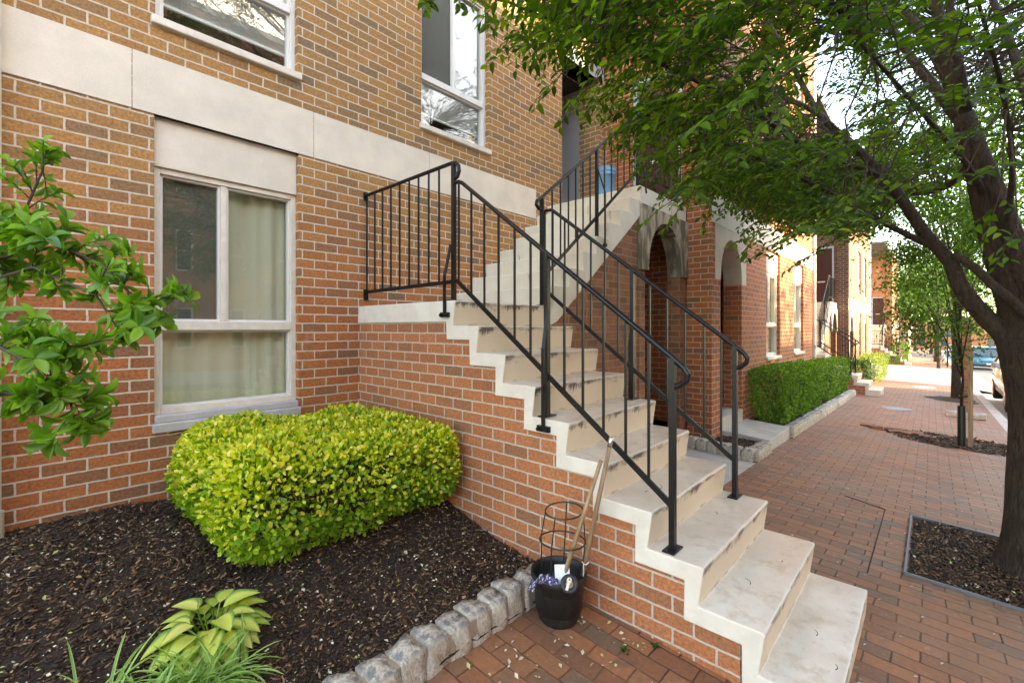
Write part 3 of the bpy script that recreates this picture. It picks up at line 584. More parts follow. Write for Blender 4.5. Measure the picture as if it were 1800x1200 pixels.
# ------------------------------------------------------------------ front staircases
RI, TR = .184, .2487
def stairs(dx, dz, k0, label, near=True, ground=-.3):
    root = thing('front_staircase', (dx+2.65, 1.4, gz(dx+2.65, 1.4)), label, 'staircase', 'concrete and brick front staircases')
    uvo = (dx, 0, dz); X = lambda v: v+dx; Z = lambda v: v+dz
    yk = lambda k: .011+TR*k
    zk = lambda k: RI*k
    NO = .026
    # concrete flight: top profile going up, soffit profile going back down
    top = [(yk(k0)+NO-.005, ground-dz), (yk(k0)+.004, zk(k0)-.03), (yk(k0), zk(k0)-.012), (yk(k0)+.006, zk(k0))]
    for k in range(k0+1, 11):
        top += [(yk(k)+NO, zk(k-1)), (yk(k)+.004, zk(k)-.03), (yk(k), zk(k)-.012), (yk(k)+.006, zk(k)-.0)]
    top += [(YF, 1.84)]
    bot = [(YF, 1.686), (yk(10)+.105, 1.684), (yk(10)+.095, 1.557), (yk(9)+.10, 1.557)]
    for k in range(8, k0, -1): bot += [(yk(k+1)+.095, zk(k)-.088), (yk(k)+.092, zk(k)-.088)]
    bot = bot[:-1]+[(yk(k0+1)+.092, zk(k0+1)-.088), (yk(k0+1)+.092, ground-dz)]
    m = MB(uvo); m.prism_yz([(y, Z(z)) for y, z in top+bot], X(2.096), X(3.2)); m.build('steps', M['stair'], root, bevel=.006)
    bp = [(yk(k0+1)+.10, ground-dz)]+[(y+.004, z+.006) for y, z in bot[::-1][1:]]
    bp[1] = (yk(k0+1)+.10, zk(k0+1)-.082); bp[-1] = (YF, 1.692)
    bp += [(YF, ground-dz)]
    m = MB((dx+.0, .085, dz)); m.prism_yz([(y, Z(z)) for y, z in bp], X(2.110), X(3.186)); m.build('side_wall', M['brick_stair'], root)
    # upper flight
    xn = lambda j: 4.892-(8-j)*.236
    zn = lambda j: 1.84+RI*j
    tp = [(3.19, 1.66), (3.225, 1.838)]
    for j in range(1, 9): tp += [(xn(j)+.02, zn(j-1)), (xn(j), zn(j)-.012), (xn(j)+.006, zn(j))]
    tp += [(6.245, 3.312), (6.245, 3.10), (5.08, 3.095), (3.30, 1.70)]
    m = MB(uvo); m.prism_xz([(X(a), Z(b)) for a, b in tp], YO, YF-.002); m.build('upper_steps', M['stair_up'], root, bevel=.006)
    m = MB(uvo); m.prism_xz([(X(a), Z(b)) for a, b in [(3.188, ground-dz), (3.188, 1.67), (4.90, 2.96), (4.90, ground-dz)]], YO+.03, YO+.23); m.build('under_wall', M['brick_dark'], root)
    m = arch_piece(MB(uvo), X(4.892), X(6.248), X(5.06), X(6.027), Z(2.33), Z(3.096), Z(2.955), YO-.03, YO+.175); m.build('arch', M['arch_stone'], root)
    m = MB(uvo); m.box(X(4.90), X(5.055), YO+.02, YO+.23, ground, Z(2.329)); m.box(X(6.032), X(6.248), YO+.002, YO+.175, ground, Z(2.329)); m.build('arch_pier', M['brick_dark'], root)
    # railings ------------------------------------------------
    def plate(m, x, y, z): m.box(X(x)-.055, X(x)+.055, y-.03, y+.03, Z(z), Z(z)+.008)
    def post(m, x, y, z0, z1): m.box(X(x)-.0145, X(x)+.0145, y-.0145, y+.0145, Z(z0), Z(z1)); plate(m, x, y, z0)
    def bal(par, x, y, z0, z1):
        b = MB(); b.box(X(x)-.0058, X(x)+.0058, y-.0058, y+.0058, Z(z0), Z(z1)); b.build('baluster', M['iron'], par)
    def hand(m, pts, w_=.0148): m.tube([(X(a), b, Z(c_)) for a, b, c_ in pts], w_, 10)
    lo = yk(k0+2)+.16; zl = zk(k0+2)           # the lower posts stand two steps above the bottom one
    if k0 == 1: lo = .935
    ztop = lambda y: 2.70+(y-2.51)*.766
    zbot = lambda y: 1.965+(y-2.52)*.7575
    x = 2.17; m = MB()
    hand(m, [(x, 3.87, 2.872), (x, 2.62, 2.868), (x, 2.575, 2.86), (x, 2.545, 2.83), (x, 2.54, 2.79), (x, 2.56, 2.752), (x, 2.60, 2.74)])
    cur = [(x, 2.60, 2.715), (x, 2.54, 2.712), (x, 2.505, 2.695), (x, lo, ztop(lo)), (x, lo-.055, ztop(lo)-.045), (x, lo-.075, ztop(lo)-.075), (x, lo-.07, ztop(lo)-.105), (x, lo-.04, ztop(lo)-.13), (x, lo+.0, ztop(lo)-.148)]
    hand(m, cur)
    m.bar((X(x), 3.87, Z(1.975)), (X(x), 2.555, Z(1.985)), .013, .03); m.bar((X(x), 2.555, Z(1.985)), (X(x), lo, Z(zbot(lo))), .013, .03)
    m.box(X(x)-.02, X(x)+.02, 3.855, 3.875, Z(1.90), Z(2.0)); m.box(X(x)-.02, X(x)+.02, 3.855, 3.875, Z(2.83), Z(2.9))
    post(m, x, 2.60, 1.84, 2.86); post(m, x, 1.72, zk(6), ztop(1.72)); post(m, x, lo, zl, ztop(lo))
    for yb_, z0, zk_ in ((2.60, 1.735, 2.02), (1.68, 1.045, 1.52)):
        m.bar((X(2.082), yb_+.0, Z(z0)), (X(2.082), yb_, Z(zk_)), .017, .017); m.bar((X(2.082), yb_, Z(zk_)), (X(2.165), yb_+.03, Z(zk_+.24)), .017, .017)
        m.box(X(2.076), X(2.096), yb_-.045, yb_+.045, Z(z0)-.015, Z(z0)+.02); m.tube([(X(2.062), yb_-.03, Z(z0)), (X(2.09), yb_-.03, Z(z0))], .011, 8); m.tube([(X(2.062), yb_+.03, Z(z0)), (X(2.09), yb_+.03, Z(z0))], .011, 8)
    r1 = m.build('railing', M['iron'], root); tag(r1, 'railing on the near side of the lower flight')
    for y in (3.85, 3.71, 3.58, 3.445, 3.31, 3.17, 3.04, 2.905, 2.775): bal(r1, x, y, 1.98, 2.865)
    for y in (2.543, 2.406, 2.272, 2.134, 1.988, 1.852, 1.59, 1.46, 1.325, 1.19, 1.06):
        if y > lo+.05: bal(r1, x, y, zbot(y), ztop(y))
    x = 3.13; m = MB(); ztop2 = lambda y: 2.655+(y-2.41)*.766
    hand(m, [(x, 2.50, 2.674), (x, 2.43, 2.67), (x, 2.40, 2.648), (x, lo, ztop2(lo)), (x, lo-.055, ztop2(lo)-.045), (x, lo-.075, ztop2(lo)-.075), (x, lo-.07, ztop2(lo)-.105), (x, lo-.04, ztop2(lo)-.13), (x, lo, ztop2(lo)-.148)])
    m.bar((X(x), 2.52, Z(1.99)), (X(x), lo, Z(zbot(lo)+.02)), .013, .03)
    post(m, x, 1.66, zk(6), ztop2(1.66)); post(m, x, lo, zl, ztop2(lo)); post(m, x, 2.52, 1.84, 2.674)
    m.bar((X(3.16), 1.70, Z(zk(6))), (X(3.16), 1.70, Z(zk(6)+.42)), .014, .014); m.bar((X(3.16), 1.70, Z(zk(6)+.42)), (X(3.13), 1.66, Z(zk(6)+.62)), .014, .014)
    r2 = m.build('railing', M['iron'], root); tag(r2, 'railing on the far side of the lower flight')
    for y in (2.417, 2.29, 2.159, 2.029, 1.9, 1.78, 1.52, 1.39, 1.26, 1.13, 1.02):
        if y > lo+.05: bal(r2, x, y, zbot(y)+.02, ztop2(y))
    y = 2.56; m = MB(); zt3 = lambda x: 2.793+(x-3.127)*.771; zb3 = lambda x: 2.11+(x-3.19)*.789
    hand(m, [(3.16, y, 2.70), (3.11, y, 2.70), (3.075, y, 2.73), (3.085, y, 2.765), (3.14, y, 2.80), (4.90, y, zt3(4.90)), (4.95, y, 4.175), (6.24, y, 4.18)])
    m.bar((X(3.155), y, Z(zb3(3.155))), (X(4.93), y, Z(zb3(4.93))), .03, .013, up=(0, 1, 0)); m.bar((X(4.93), y, Z(zb3(4.93))), (X(6.24), y, Z(3.49)), .03, .013, up=(0, 1, 0))
    def post3(x, z0, z1): m.box(X(x)-.0145, X(x)+.0145, y-.0145, y+.0145, Z(z0), Z(z1)); m.box(X(x)-.04, X(x)+.04, y-.04, y+.04, Z(z0), Z(z0)+.008)
    post3(3.155, 1.84, 2.80); post3(4.06, zn(4), zt3(4.06)); post3(4.95, 3.312, 4.18)
    m.bar((X(4.10), 2.485, Z(2.50)), (X(4.10), 2.485, Z(3.05)), .014, .014); m.bar((X(4.10), 2.485, Z(3.05)), (X(4.06), 2.55, Z(3.30)), .014, .014); m.tube([(X(4.10), 2.47, Z(2.50)), (X(4.10), 2.50, Z(2.50))], .022, 8)
    m.bar((X(5.03), 2.485, Z(3.24)), (X(5.03), 2.53, Z(3.6)), .014, .014)
    r3 = m.build('railing', M['iron'], root); tag(r3, 'railing beside the upper flight and landing')
    for xx in (3.305, 3.433, 3.559, 3.68, 3.807, 3.936, 4.213, 4.354, 4.49, 4.629, 4.76, 4.886): bal(r3, xx, y, zb3(xx), zt3(xx))
    for i in range(10): bal(r3, 5.057+i*.128, y, 3.49, 4.18)
    return root
st1 = stairs(0, 0, 1, "nearest cream concrete and brick staircase with black iron railings climbing to the landing", ground=-.1)
st2 = stairs(13.6, -.78, 4, "second concrete and brick staircase, rising past the end of the long green hedge", ground=-.6)
st3 = stairs(37.5, -1.42, 4, "farthest white staircase with brown brick side, beyond the driveway crossing", ground=-1.3)

tw = [(2.55, .40, .188, .05, "short twig lying on the bottom step"), (2.35, .30, .188, .04, "twig at the outer edge of the bottom step"), (2.45, .66, .372, .06, "curved twig on the second step"), (2.8, .60, .372, .025, "tiny twig farther along the second step"), (2.75, .92, .556, .04, "twig on the third step between the rail posts"), (2.42, 1.12, .740, .08, "long curved twig on the fourth step"), (2.33, 1.16, .740, .03, "small twig beside the long one on the fourth step")]
for x_, y_, z_, l_, lb in tw:
    m = MB(); a = random.uniform(-.9, .4); m.tube([(x_+l_*t_*math.cos(a+t_*.9), y_+l_*t_*math.sin(a+t_*.9)*.8, z_+.001) for t_ in (0, .25, .5, .75, 1)], [.0018, .0016, .0014, .0012, .0008], 4); tag(m.build('fallen_twig', M['rubber']), lb, 'twig')
# ------------------------------------------------------------------ leaf meshes
T8 = np.array([(0, 0, 0), (.33, 0, -.02), (.68, 0, -.04), (1, 0, -.10), (.28, .5, .10), (.65, .40, .07), (.28, -.5, .10), (.65, -.40, .07)], float)
F8 = [(0, 1, 4), (1, 2, 5, 4), (2, 3, 5), (0, 6, 1), (1, 6, 7, 2), (2, 7, 3)]
T4 = np.array([(0, 0, 0), (.5, .5, .10), (1, 0, -.03), (.5, -.5, .10)], float)
F4 = [(0, 2, 1), (0, 3, 2)]
TO = np.array([(0, 0, 0), (.55, 0, -.01), (1, 0, -.04), (.3, .36, .05), (.72, .5, .07), (.3, -.36, .05), (.72, -.5, .07)], float)   # rounded, widest beyond the middle
FO = [(0, 1, 4, 3), (1, 2, 4), (0, 5, 6, 1), (1, 6, 2)]
def leaves(name, P, D, N, L, W, tmpl, mat, parent=None, bend=None):
    tv, tf = tmpl; P, D, N = (np.asarray(a, float) for a in (P, D, N)); n = len(P)
    D = D/np.maximum(1e-9, np.linalg.norm(D, axis=1))[:, None]; S = np.cross(N, D); S /= np.maximum(1e-9, np.linalg.norm(S, axis=1))[:, None]; N = np.cross(D, S)
    L = np.broadcast_to(L, n); W = np.broadcast_to(W, n)
    V = P[:, None, :]+D[:, None, :]*(tv[None, :, 0]*L[:, None])[..., None]+S[:, None, :]*(tv[None, :, 1]*W[:, None])[..., None]+N[:, None, :]*(tv[None, :, 2]*L[:, None])[..., None]
    V = V.reshape(-1, 3)-np.array(origin(parent)); k = len(tv)
    lt = np.array([len(f) for f in tf]); fl = np.concatenate([np.array(f) for f in tf])
    li = (np.arange(n)[:, None]*k+fl[None, :]).ravel().astype(np.int32)
    tot = np.tile(lt, n).astype(np.int32); st = np.concatenate([[0], np.cumsum(tot)[:-1]]).astype(np.int32)
    me = bpy.data.meshes.new(name); me.vertices.add(len(V)); me.vertices.foreach_set('co', V.ravel()); me.loops.add(len(li)); me.loops.foreach_set('vertex_index', li)
    me.polygons.add(len(tot)); me.polygons.foreach_set('loop_start', st); me.polygons.foreach_set('loop_total', tot)
    me.update(); me.validate(); me.materials.append(mat); me.polygons.foreach_set('use_smooth', [k > 5]*len(me.polygons))
    at_ = me.attributes.new('mid', 'FLOAT', 'POINT'); at_.data.foreach_set('value', np.tile(np.abs(tv[:, 1])*2, n).astype(np.float32))
    o = bpy.data.objects.new(name, me); COL.objects.link(o); o.parent = parent; return o
def unit(n): 
    v = rng.normal(size=(n, 3)); return v/np.linalg.norm(v, axis=1)[:, None]

# ------------------------------------------------------------------ bed in front of the window
def bed_z(x, y):
    return .47-.06*(YF-y)-.13*max(0, 2.64-y)+.018*math.sin(x*3.1+y*2)+.012*math.sin(x*7.7-y*5.3)-.05*max(0, .1-(y-1.62))*3
nx_, ny_ = 110, 80; xs_ = np.linspace(-1.9, 2.108, nx_); ys_ = np.linspace(1.56, YF-.002, ny_)
m = MB(); m.v = [(x, y, bed_z(x, y)+float(rng.normal())*.004) for y in ys_ for x in xs_]
m.f = [(j*nx_+i, j*nx_+i+1, (j+1)*nx_+i+1, (j+1)*nx_+i) for j in range(ny_-1) for i in range(nx_-1)]; m.m = [0]*len(m.f)
tag(m.build('planting_bed', M['soil'], smooth=True), kind='structure')
TC = np.array([(0, -.5, 0), (1, -.35, .05), (.95, .4, .02), (.05, .5, 0), (.1, -.3, .22), (.85, -.2, .25), (.85, .25, .22), (.1, .3, .2)], float)
FC = [(0, 3, 2, 1), (4, 5, 6, 7), (0, 1, 5, 4), (1, 2, 6, 5), (2, 3, 7, 6), (3, 0, 4, 7)]
def scatter(n, x0, x1, y0, y1, zf, pw=1.):
    x = rng.uniform(x0, x1, n); y = y0+(y1-y0)*rng.uniform(0, 1, n)**pw; return np.array([(a, b, zf(a, b)) for a, b in zip(x, y)])
def flat(n, tilt=.35):
    a = rng.uniform(0, 2*math.pi, n); D = np.stack([np.cos(a), np.sin(a), rng.normal(0, tilt, n)], 1); N = np.stack([rng.normal(0, tilt, n), rng.normal(0, tilt, n), np.ones(n)], 1); return D, N
P = scatter(34000, -.9, 2.10, 1.64, 3.86, lambda a, b: bed_z(a, b)+.002, 1.25); D, N = flat(len(P), .4)
L = rng.uniform(.008, .034, len(P)); tag(leaves('bark_mulch', P, D, N, L, L*rng.uniform(.15, .4, len(P)), (TC, FC), M['chip']), 'dark brown shredded bark mulch covering the planting bed', 'mulch', kind='stuff')
P = scatter(2000, -.6, 2.08, 1.66, 3.6, lambda a, b: bed_z(a, b)+.012, 1.1); D, N = flat(len(P), .35)
L = rng.uniform(.007, .018, len(P))*(1+1.1*(rng.uniform(0,1,len(P))>.88)); tag(leaves('fallen_petals', P, D, N, L, L*rng.uniform(.35, .8, len(P)), (T4, F4), M['bits']), 'pale petals and bits of leaf scattered over the dark mulch', 'litter', kind='stuff')
P = scatter(900, .4, 14, -.95, 1.5, lambda a, b: gz(a, b)+.006); D, N = flat(len(P), .2)
L = rng.uniform(.008, .03, len(P)); tag(leaves('fallen_leaf_litter', P, D, N, L, L*rng.uniform(.3, .6, len(P)), (T4, F4), M['bits']), 'pale fallen leaves and petals dotted over the brick pavement', 'litter', kind='stuff')

# cobble edging ------------------------------------------------
def cobble_mesh(seed, sx, sy, sz):
    import bmesh
    rs = np.random.default_rng(seed); b = bmesh.new(); bmesh.ops.create_cube(b, size=1)
    bmesh.ops.subdivide_edges(b, edges=b.edges, cuts=3, use_grid_fill=True)
    ph = rs.uniform(0, 6, 9)
    for v in b.verts:
        c_ = v.co.copy(); r_ = c_.length; v.co = c_.lerp(c_.normalized()*.62, .13)
        d = .05*math.sin(c_.x*5+ph[0])*math.sin(c_.y*6+ph[1])+.05*math.sin(c_.z*7+ph[2]+c_.x*4)+float(rs.normal())*.018
        v.co += c_.normalized()*d; v.co = Vector((v.co.x*sx, v.co.y*sy, v.co.z*sz))
    me = bpy.data.meshes.new('edging_stone'); b.to_mesh(me); b.free(); me.materials.append(M['granite'])
    me.polygons.foreach_set('use_smooth', [True]*len(me.polygons)); return me
CM = [cobble_mesh(i, 1, 1, 1) for i in range(7)]
ONES = 'first second third fourth fifth sixth seventh eighth ninth tenth eleventh twelfth thirteenth fourteenth fifteenth sixteenth seventeenth eighteenth nineteenth'.split()
def ordw(i):
    if i < 19: return ONES[i]
    n = i+1; t_ = {2: 'twenty', 3: 'thirty', 4: 'forty', 5: 'fifty'}[n//10]
    return {20: 'twentieth', 30: 'thirtieth', 40: 'fortieth', 50: 'fiftieth'}[n] if n % 10 == 0 else t_+' '+ONES[n % 10-1]
def stone(x, y, z, sx, sy, sz, rot, group, label):
    o = bpy.data.objects.new('edging_stone', CM[random.randrange(7)]); COL.objects.link(o); o.location = (x, y, z); o.scale = (sx, sy, sz); o.rotation_euler = (rng.normal()*.05, rng.normal()*.05, rot)
    return tag(o, label, 'stone', group)
x = 2.03; i = 0
g1 = 'granite stones edging the mulch bed'
ordn = ['nearest the black plant pot', 'second from the black pot', 'third from the black pot', 'fourth from the black pot', 'fifth from the black pot', 'sixth from the black pot', 'seventh from the black pot', 'eighth from the black pot', 'ninth from the black pot', 'tenth from the black pot']
while x > .35:
    w_ = random.uniform(.095, .125); zt = .300+random.uniform(-.012, .012); zb_ = gz(x, 1.6)-.03
    lab = 'grey granite edging stone of the mulch bed, '+(ordn[i] if i < 10 else ordw(i)+' from the black pot')
    stone(x-w_/2, 1.625+random.uniform(-.008, .008), (zt+zb_)/2, w_*1.0, .13, zt-zb_, random.uniform(-.08, .08), g1, lab); x -= w_+.016; i += 1
m = MB(); m.box(.3, 2.07, 1.568, 1.68, .1, .278); tag(m.build('edging_mortar', M['mortar']), 'tan mortar packed between the granite edging stones of the bed', 'mortar')
# small planter between the stairs and the pier path
g2 = 'granite stones round the small planter'
n2 = 0
for k in range(6):
    y = 1.62+k*.135; o = stone(5.93, y, gz(5.93, y)+.055, .13, .125, .17, 0, g2, ordw(k)+' edging stone from the pavement corner, on the stair side of the small planter')
for k in range(5):
    x = 6.02+k*.125; o = stone(x, 1.585, gz(x, 1.585)+.05, .12, .14, .17, 0, g2, ordw(k)+' edging stone along the pavement side of the small planter, counted from the stairs')
m = MB(); m.box(5.96, 6.61, 1.62, 2.16, -.1, .145); tag(m.build('planter_soil', M['soil']), kind='structure')
P = scatter(500, 5.99, 6.6, 1.66, 2.14, lambda a, b: .147); D, N = flat(len(P), .4); L = rng.uniform(.015, .05, len(P))
tag(leaves('bark_mulch', P, D, N, L, L*.3, (TC, FC), M['chip']), 'brown bark mulch in the small planter beside the brick pier', 'mulch', kind='stuff')
# path slab and step to the lower door
m = MB(); m.prism_yz([(1.55, gz(7, 1.55)-.2), (1.55, gz(7, 1.55)+.155), (YP, gz(7, YP)+.17), (YP, -.2)], 6.63, 7.74); tag(m.build('path_slab', M['concrete'], bevel=.012), kind='structure')
m = MB(); m.box(6.60, 7.545, YP-.02, YP+.28, -.1, .40); tag(m.build('path_step', M['concrete'], bevel=.01), kind='structure')
# long edging and soil under the hedge
x = 7.82; i = 0
g3 = 'granite stones along the foot of the long hedge'
while x < 15.3:
    w_ = random.uniform(.12, .19); stone(x+w_/2, 1.585, gz(x, 1.585)+.05, w_*1.03, .15, .2, 0, g3, 'pale edging stone under the hedge, '+ordw(i)+' from the path slab'); x += w_+.006; i += 1
m = MB(); m.add([(7.74, 1.6, gz(7.74, 1.6)+.10), (15.6, 1.6, gz(15.6, 1.6)+.10), (15.6, YP, gz(15.6, YP)+.12), (7.74, YP, gz(7.74, YP)+.12)], [(0, 1, 2, 3)])
m.add([(13.6, YP, gz(13.6, YP)+.12), (15.7, YP, gz(15.7, YP)+.12), (15.7, YF, gz(15.7, YF)+.12), (13.6, YF, gz(13.6, YF)+.12)], [(0, 1, 2, 3)])
tag(m.build('hedge_bed', M['soil']), kind='structure')

# ------------------------------------------------------------------ shrubs
def boxshrub(name, label, cat, x0, x1, y0, y1, zb, zt, n, Ls, mat, matlow=None, round_=.18, slope=0., tmpl=(TO, FO), core=None, depth=.07, lump=.03, group=None):
    """clipped shrub: leaves in the outer shell of a rounded box, dark twiggy inside"""
    cx_, cy_ = (x0+x1)/2, (y0+y1)/2; root = thing(name, (cx_, cy_, zb), label, cat, group)
    hx, hy, hz = (x1-x0)/2, (y1-y0)/2, (zt-zb)/2; cz_ = (zt+zb)/2
    areas = np.array([hy*hz, hy*hz, hx*hz, hx*hz, hx*hy, hx*hy*.3]); areas[4] *= 1.15; f = rng.choice(6, n, p=areas/areas.sum())
    a, b = rng.uniform(-1, 1, n), rng.uniform(-1, 1, n); P = np.zeros((n, 3)); Nn = np.zeros((n, 3))
    for i, (ax, s_) in enumerate([(0, -1), (0, 1), (1, -1), (1, 1), (2, 1), (2, -1)]):
        k = f == i; o1, o2 = [q for q in (0, 1, 2) if q != ax]; P[k, ax] = s_; P[k, o1] = a[k]; P[k, o2] = b[k]; Nn[k, ax] = s_
    # round the box: pull towards superellipsoid in metres
    h = np.array([hx, hy, hz]); Q = P*h; inner = np.clip(Q, -(h-round_), h-round_); dlt = Q-inner; ln = np.linalg.norm(dlt, axis=1)
    dirn = dlt/np.maximum(ln, 1e-6)[:, None]; Q = inner+dirn*round_
    dep = rng.uniform(0, 1, n)**1.6*depth
    lumpv = lump*(np.sin(Q[:, 0]*9+1)*np.sin(Q[:, 1]*8)+np.sin(Q[:, 2]*13+Q[:, 0]*5)*.7+np.sin(Q[:, 0]*23)*np.sin(Q[:, 1]*21+2)*.5)
    Q = Q+dirn*(lumpv-dep)[:, None]
    tb = np.clip((Q[:, 2]+hz)/(2*hz), 0, 1); under = 1-.17*(1-np.clip(tb/.5, 0, 1))**1.4
    Q[:, 0] *= under; Q[:, 1] *= under
    Q[:, 2] += slope*Q[:, 0]
    W = Q+np.array([cx_, cy_, cz_])
    D = dirn*.75+unit(n)*.85+np.array([0, 0, .35]); N = dirn+unit(n)*.75
    L = rng.uniform(Ls[0], Ls[1], n)
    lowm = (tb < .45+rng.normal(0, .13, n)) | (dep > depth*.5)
    if matlow is None: leaves('foliage', W, D, N, L, L*.62, tmpl, mat, root)
    else:
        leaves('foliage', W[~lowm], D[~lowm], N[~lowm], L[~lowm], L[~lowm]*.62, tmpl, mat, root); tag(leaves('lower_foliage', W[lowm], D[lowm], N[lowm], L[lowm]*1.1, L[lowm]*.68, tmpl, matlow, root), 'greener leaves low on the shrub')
    m = MB()
    for _ in range(int(30+n/400)):
        e = np.array([rng.uniform(-.85, .85)*hx, rng.uniform(-.85, .85)*hy, rng.uniform(0, .85)*hz]); s_ = np.array([e[0]*.55, e[1]*.4, -hz])
        m.tube([s_+[cx_, cy_, cz_], (s_*.4+e*.6+rng.normal(0, .03, 3))+[cx_, cy_, cz_], e+[cx_, cy_, cz_]], [.007, .005, .002], 4, False)
    m.build('stems', M['twig'], root, normals=False)
    return root
def bush():
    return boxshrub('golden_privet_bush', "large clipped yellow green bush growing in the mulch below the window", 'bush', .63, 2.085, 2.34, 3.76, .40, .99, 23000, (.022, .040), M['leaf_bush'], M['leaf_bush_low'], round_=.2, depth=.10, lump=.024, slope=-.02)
bush()
boxshrub('clipped_hedge', "long clipped green hedge beside the pavement in front of the row house", 'hedge', 7.76, 11.55, 1.66, 2.13, .08, .97, 15000, (.028, .046), M['leaf_hedge'], M['leaf_hedge'], round_=.10, slope=-.026, depth=.08, lump=.02)
boxshrub('clipped_hedge', "far section of clipped hedge between the long hedge and the second staircase", 'hedge', 11.6, 15.4, 1.66, 2.13, -.02, .86, 9000, (.032, .055), M['leaf_hedge'], M['leaf_hedge'], round_=.12, slope=-.026, tmpl=(T4, F4), depth=.08, lump=.03)
boxshrub('dark_shrub', "dark rounded shrub beside the railings of the second staircase", 'shrub', 17.6, 20.2, 1.5, 2.1, -.35, .55, 3600, (.04, .07), M['leaf_dark'], round_=.28, tmpl=(T4, F4), depth=.1, lump=.06)
boxshrub('pale_shrub', "pale variegated shrub just beyond the dark shrub", 'shrub', 20.6, 25.6, 1.4, 2.1, -.5, .55, 4200, (.04, .08), M['leaf_var'], round_=.25, tmpl=(T4, F4), depth=.1, lump=.08)
boxshrub('low_green_shrub', "low bright green plants edging the far side of the driveway", 'plants', 38.2, 39.3, 1.5, 3.4, -.75, -.2, 1800, (.06, .1), M['leaf_sap'], round_=.2, tmpl=(T4, F4), depth=.1, lump=.06)
boxshrub('dark_green_shrub', "dark green clipped shrub behind the farthest staircase", 'shrub', 41.6, 46, 1.3, 2.1, -.9, .45, 2200, (.07, .12), M['leaf_hedge'], round_=.3, tmpl=(T4, F4), depth=.12, lump=.1)

# shrub reaching in from the left
root = thing('leafy_shrub', (-.62, 2.62, .36), "glossy green shrub branching in from the left in front of the brick wall", 'shrub')
m = MB(); P, D, N, L = [], [], [], []
def whorl(p, d, n, l0, l1):
    d = Vector(d).normalized()
    for i in range(n):
        a = 2*math.pi*i/n*1.618+random.uniform(-.3, .3); s1 = d.orthogonal().normalized(); s2 = d.cross(s1)
        out = (s1*math.cos(a)+s2*math.sin(a))*random.uniform(.55, 1.1)+d*random.uniform(.35, .9)+Vector((0, 0, .12))
        P.append(p-d*random.uniform(0, .05)); D.append(out); N.append((d*1.1-out*.2+Vector((0, 0, .5)))); L.append(random.uniform(l0, l1))
def sbranch(pts, r0, subs, l=(.052, .084)):
    pts = [Vector(p) for p in pts]; m.tube(pts, [r0*(1-.7*i/(len(pts)-1)) for i in range(len(pts))], 6)
    tot = len(pts)-1
    for k in range(subs):
        t_ = random.uniform(.25, 1.)*tot; i = min(int(t_), tot-1); p = pts[i].lerp(pts[i+1], t_-i); dr = (pts[i+1]-pts[i]).normalized()
        off = (dr*.6+Vector((random.gauss(0, .6), random.gauss(0, .6), random.gauss(.15, .5)))).normalized(); e = p+off*random.uniform(.05, .16)
        m.tube([p, p.lerp(e, .5)+Vector((0, 0, .008)), e], [.0028, .0022, .0016], 4, False); whorl(e, off, random.randint(6, 9), *l)
        whorl(p.lerp(e, .55), off, 3, *l)
    whorl(pts[-1], pts[-1]-pts[-2], 8, *l)
root_pt = Vector((-.55, 2.62, .40))
hub = at(-130, 560, 1.75)
m.tube([root_pt, (root_pt+hub)/2+Vector((.03, 0, .05)), hub], [.022, .018, .013], 8)
sbranch([hub, at(-30, 470, 1.7), at(80, 420, 1.68), at(180, 465, 1.65), at(258, 545, 1.62)], .010, 30)
sbranch([hub, at(-20, 420, 1.72), at(40, 380, 1.72), at(75, 300, 1.75), at(78, 268, 1.77)], .008, 14, (.036, .058))
sbranch([hub, at(-40, 500, 1.7), at(60, 470, 1.66), at(170, 520, 1.6), at(215, 590, 1.6)], .008, 15)
sbranch([hub, at(-20, 600, 1.6), at(60, 640, 1.56), at(120, 690, 1.55), at(135, 760, 1.55)], .008, 20)
sbranch([hub, at(-20, 570, 1.65), at(60, 600, 1.6), at(140, 610, 1.58)], .007, 10)
sbranch([hub, at(-60, 660, 1.55), at(0, 690, 1.5), at(60, 700, 1.5)], .007, 10)
sbranch([hub, at(-60, 440, 1.7), at(-10, 380, 1.7), at(30, 390, 1.7)], .008, 16)
sbranch([hub, at(-220, 420, 1.8), at(-330, 300, 1.9)], .01, 12); sbranch([hub, at(-260, 560, 1.7), at(-380, 600, 1.7)], .01, 12); sbranch([hub, at(-160, 380, 1.9), at(-190, 200, 2.0)], .01, 12)
m.build('branches', M['twig'], root, normals=False)
u_ = np.linspace(0, 1, 7); tv = []
for t_ in u_:
    w_ = math.sin(math.pi*t_**1.25)**.75 if 0 < t_ < 1 else 0
    for s_ in (-1, 0, 1): tv.append((t_, s_*w_*.5, .16*abs(s_*w_)+.10*t_-.26*t_*t_))
TM = (np.array(tv), [(i*3+j, i*3+j+1, (i+1)*3+j+1, (i+1)*3+j) for i in range(6) for j in range(2)])
leaves('foliage', P, D, N, np.array(L), np.array(L)*.40, TM, M['leaf_mag'], root)

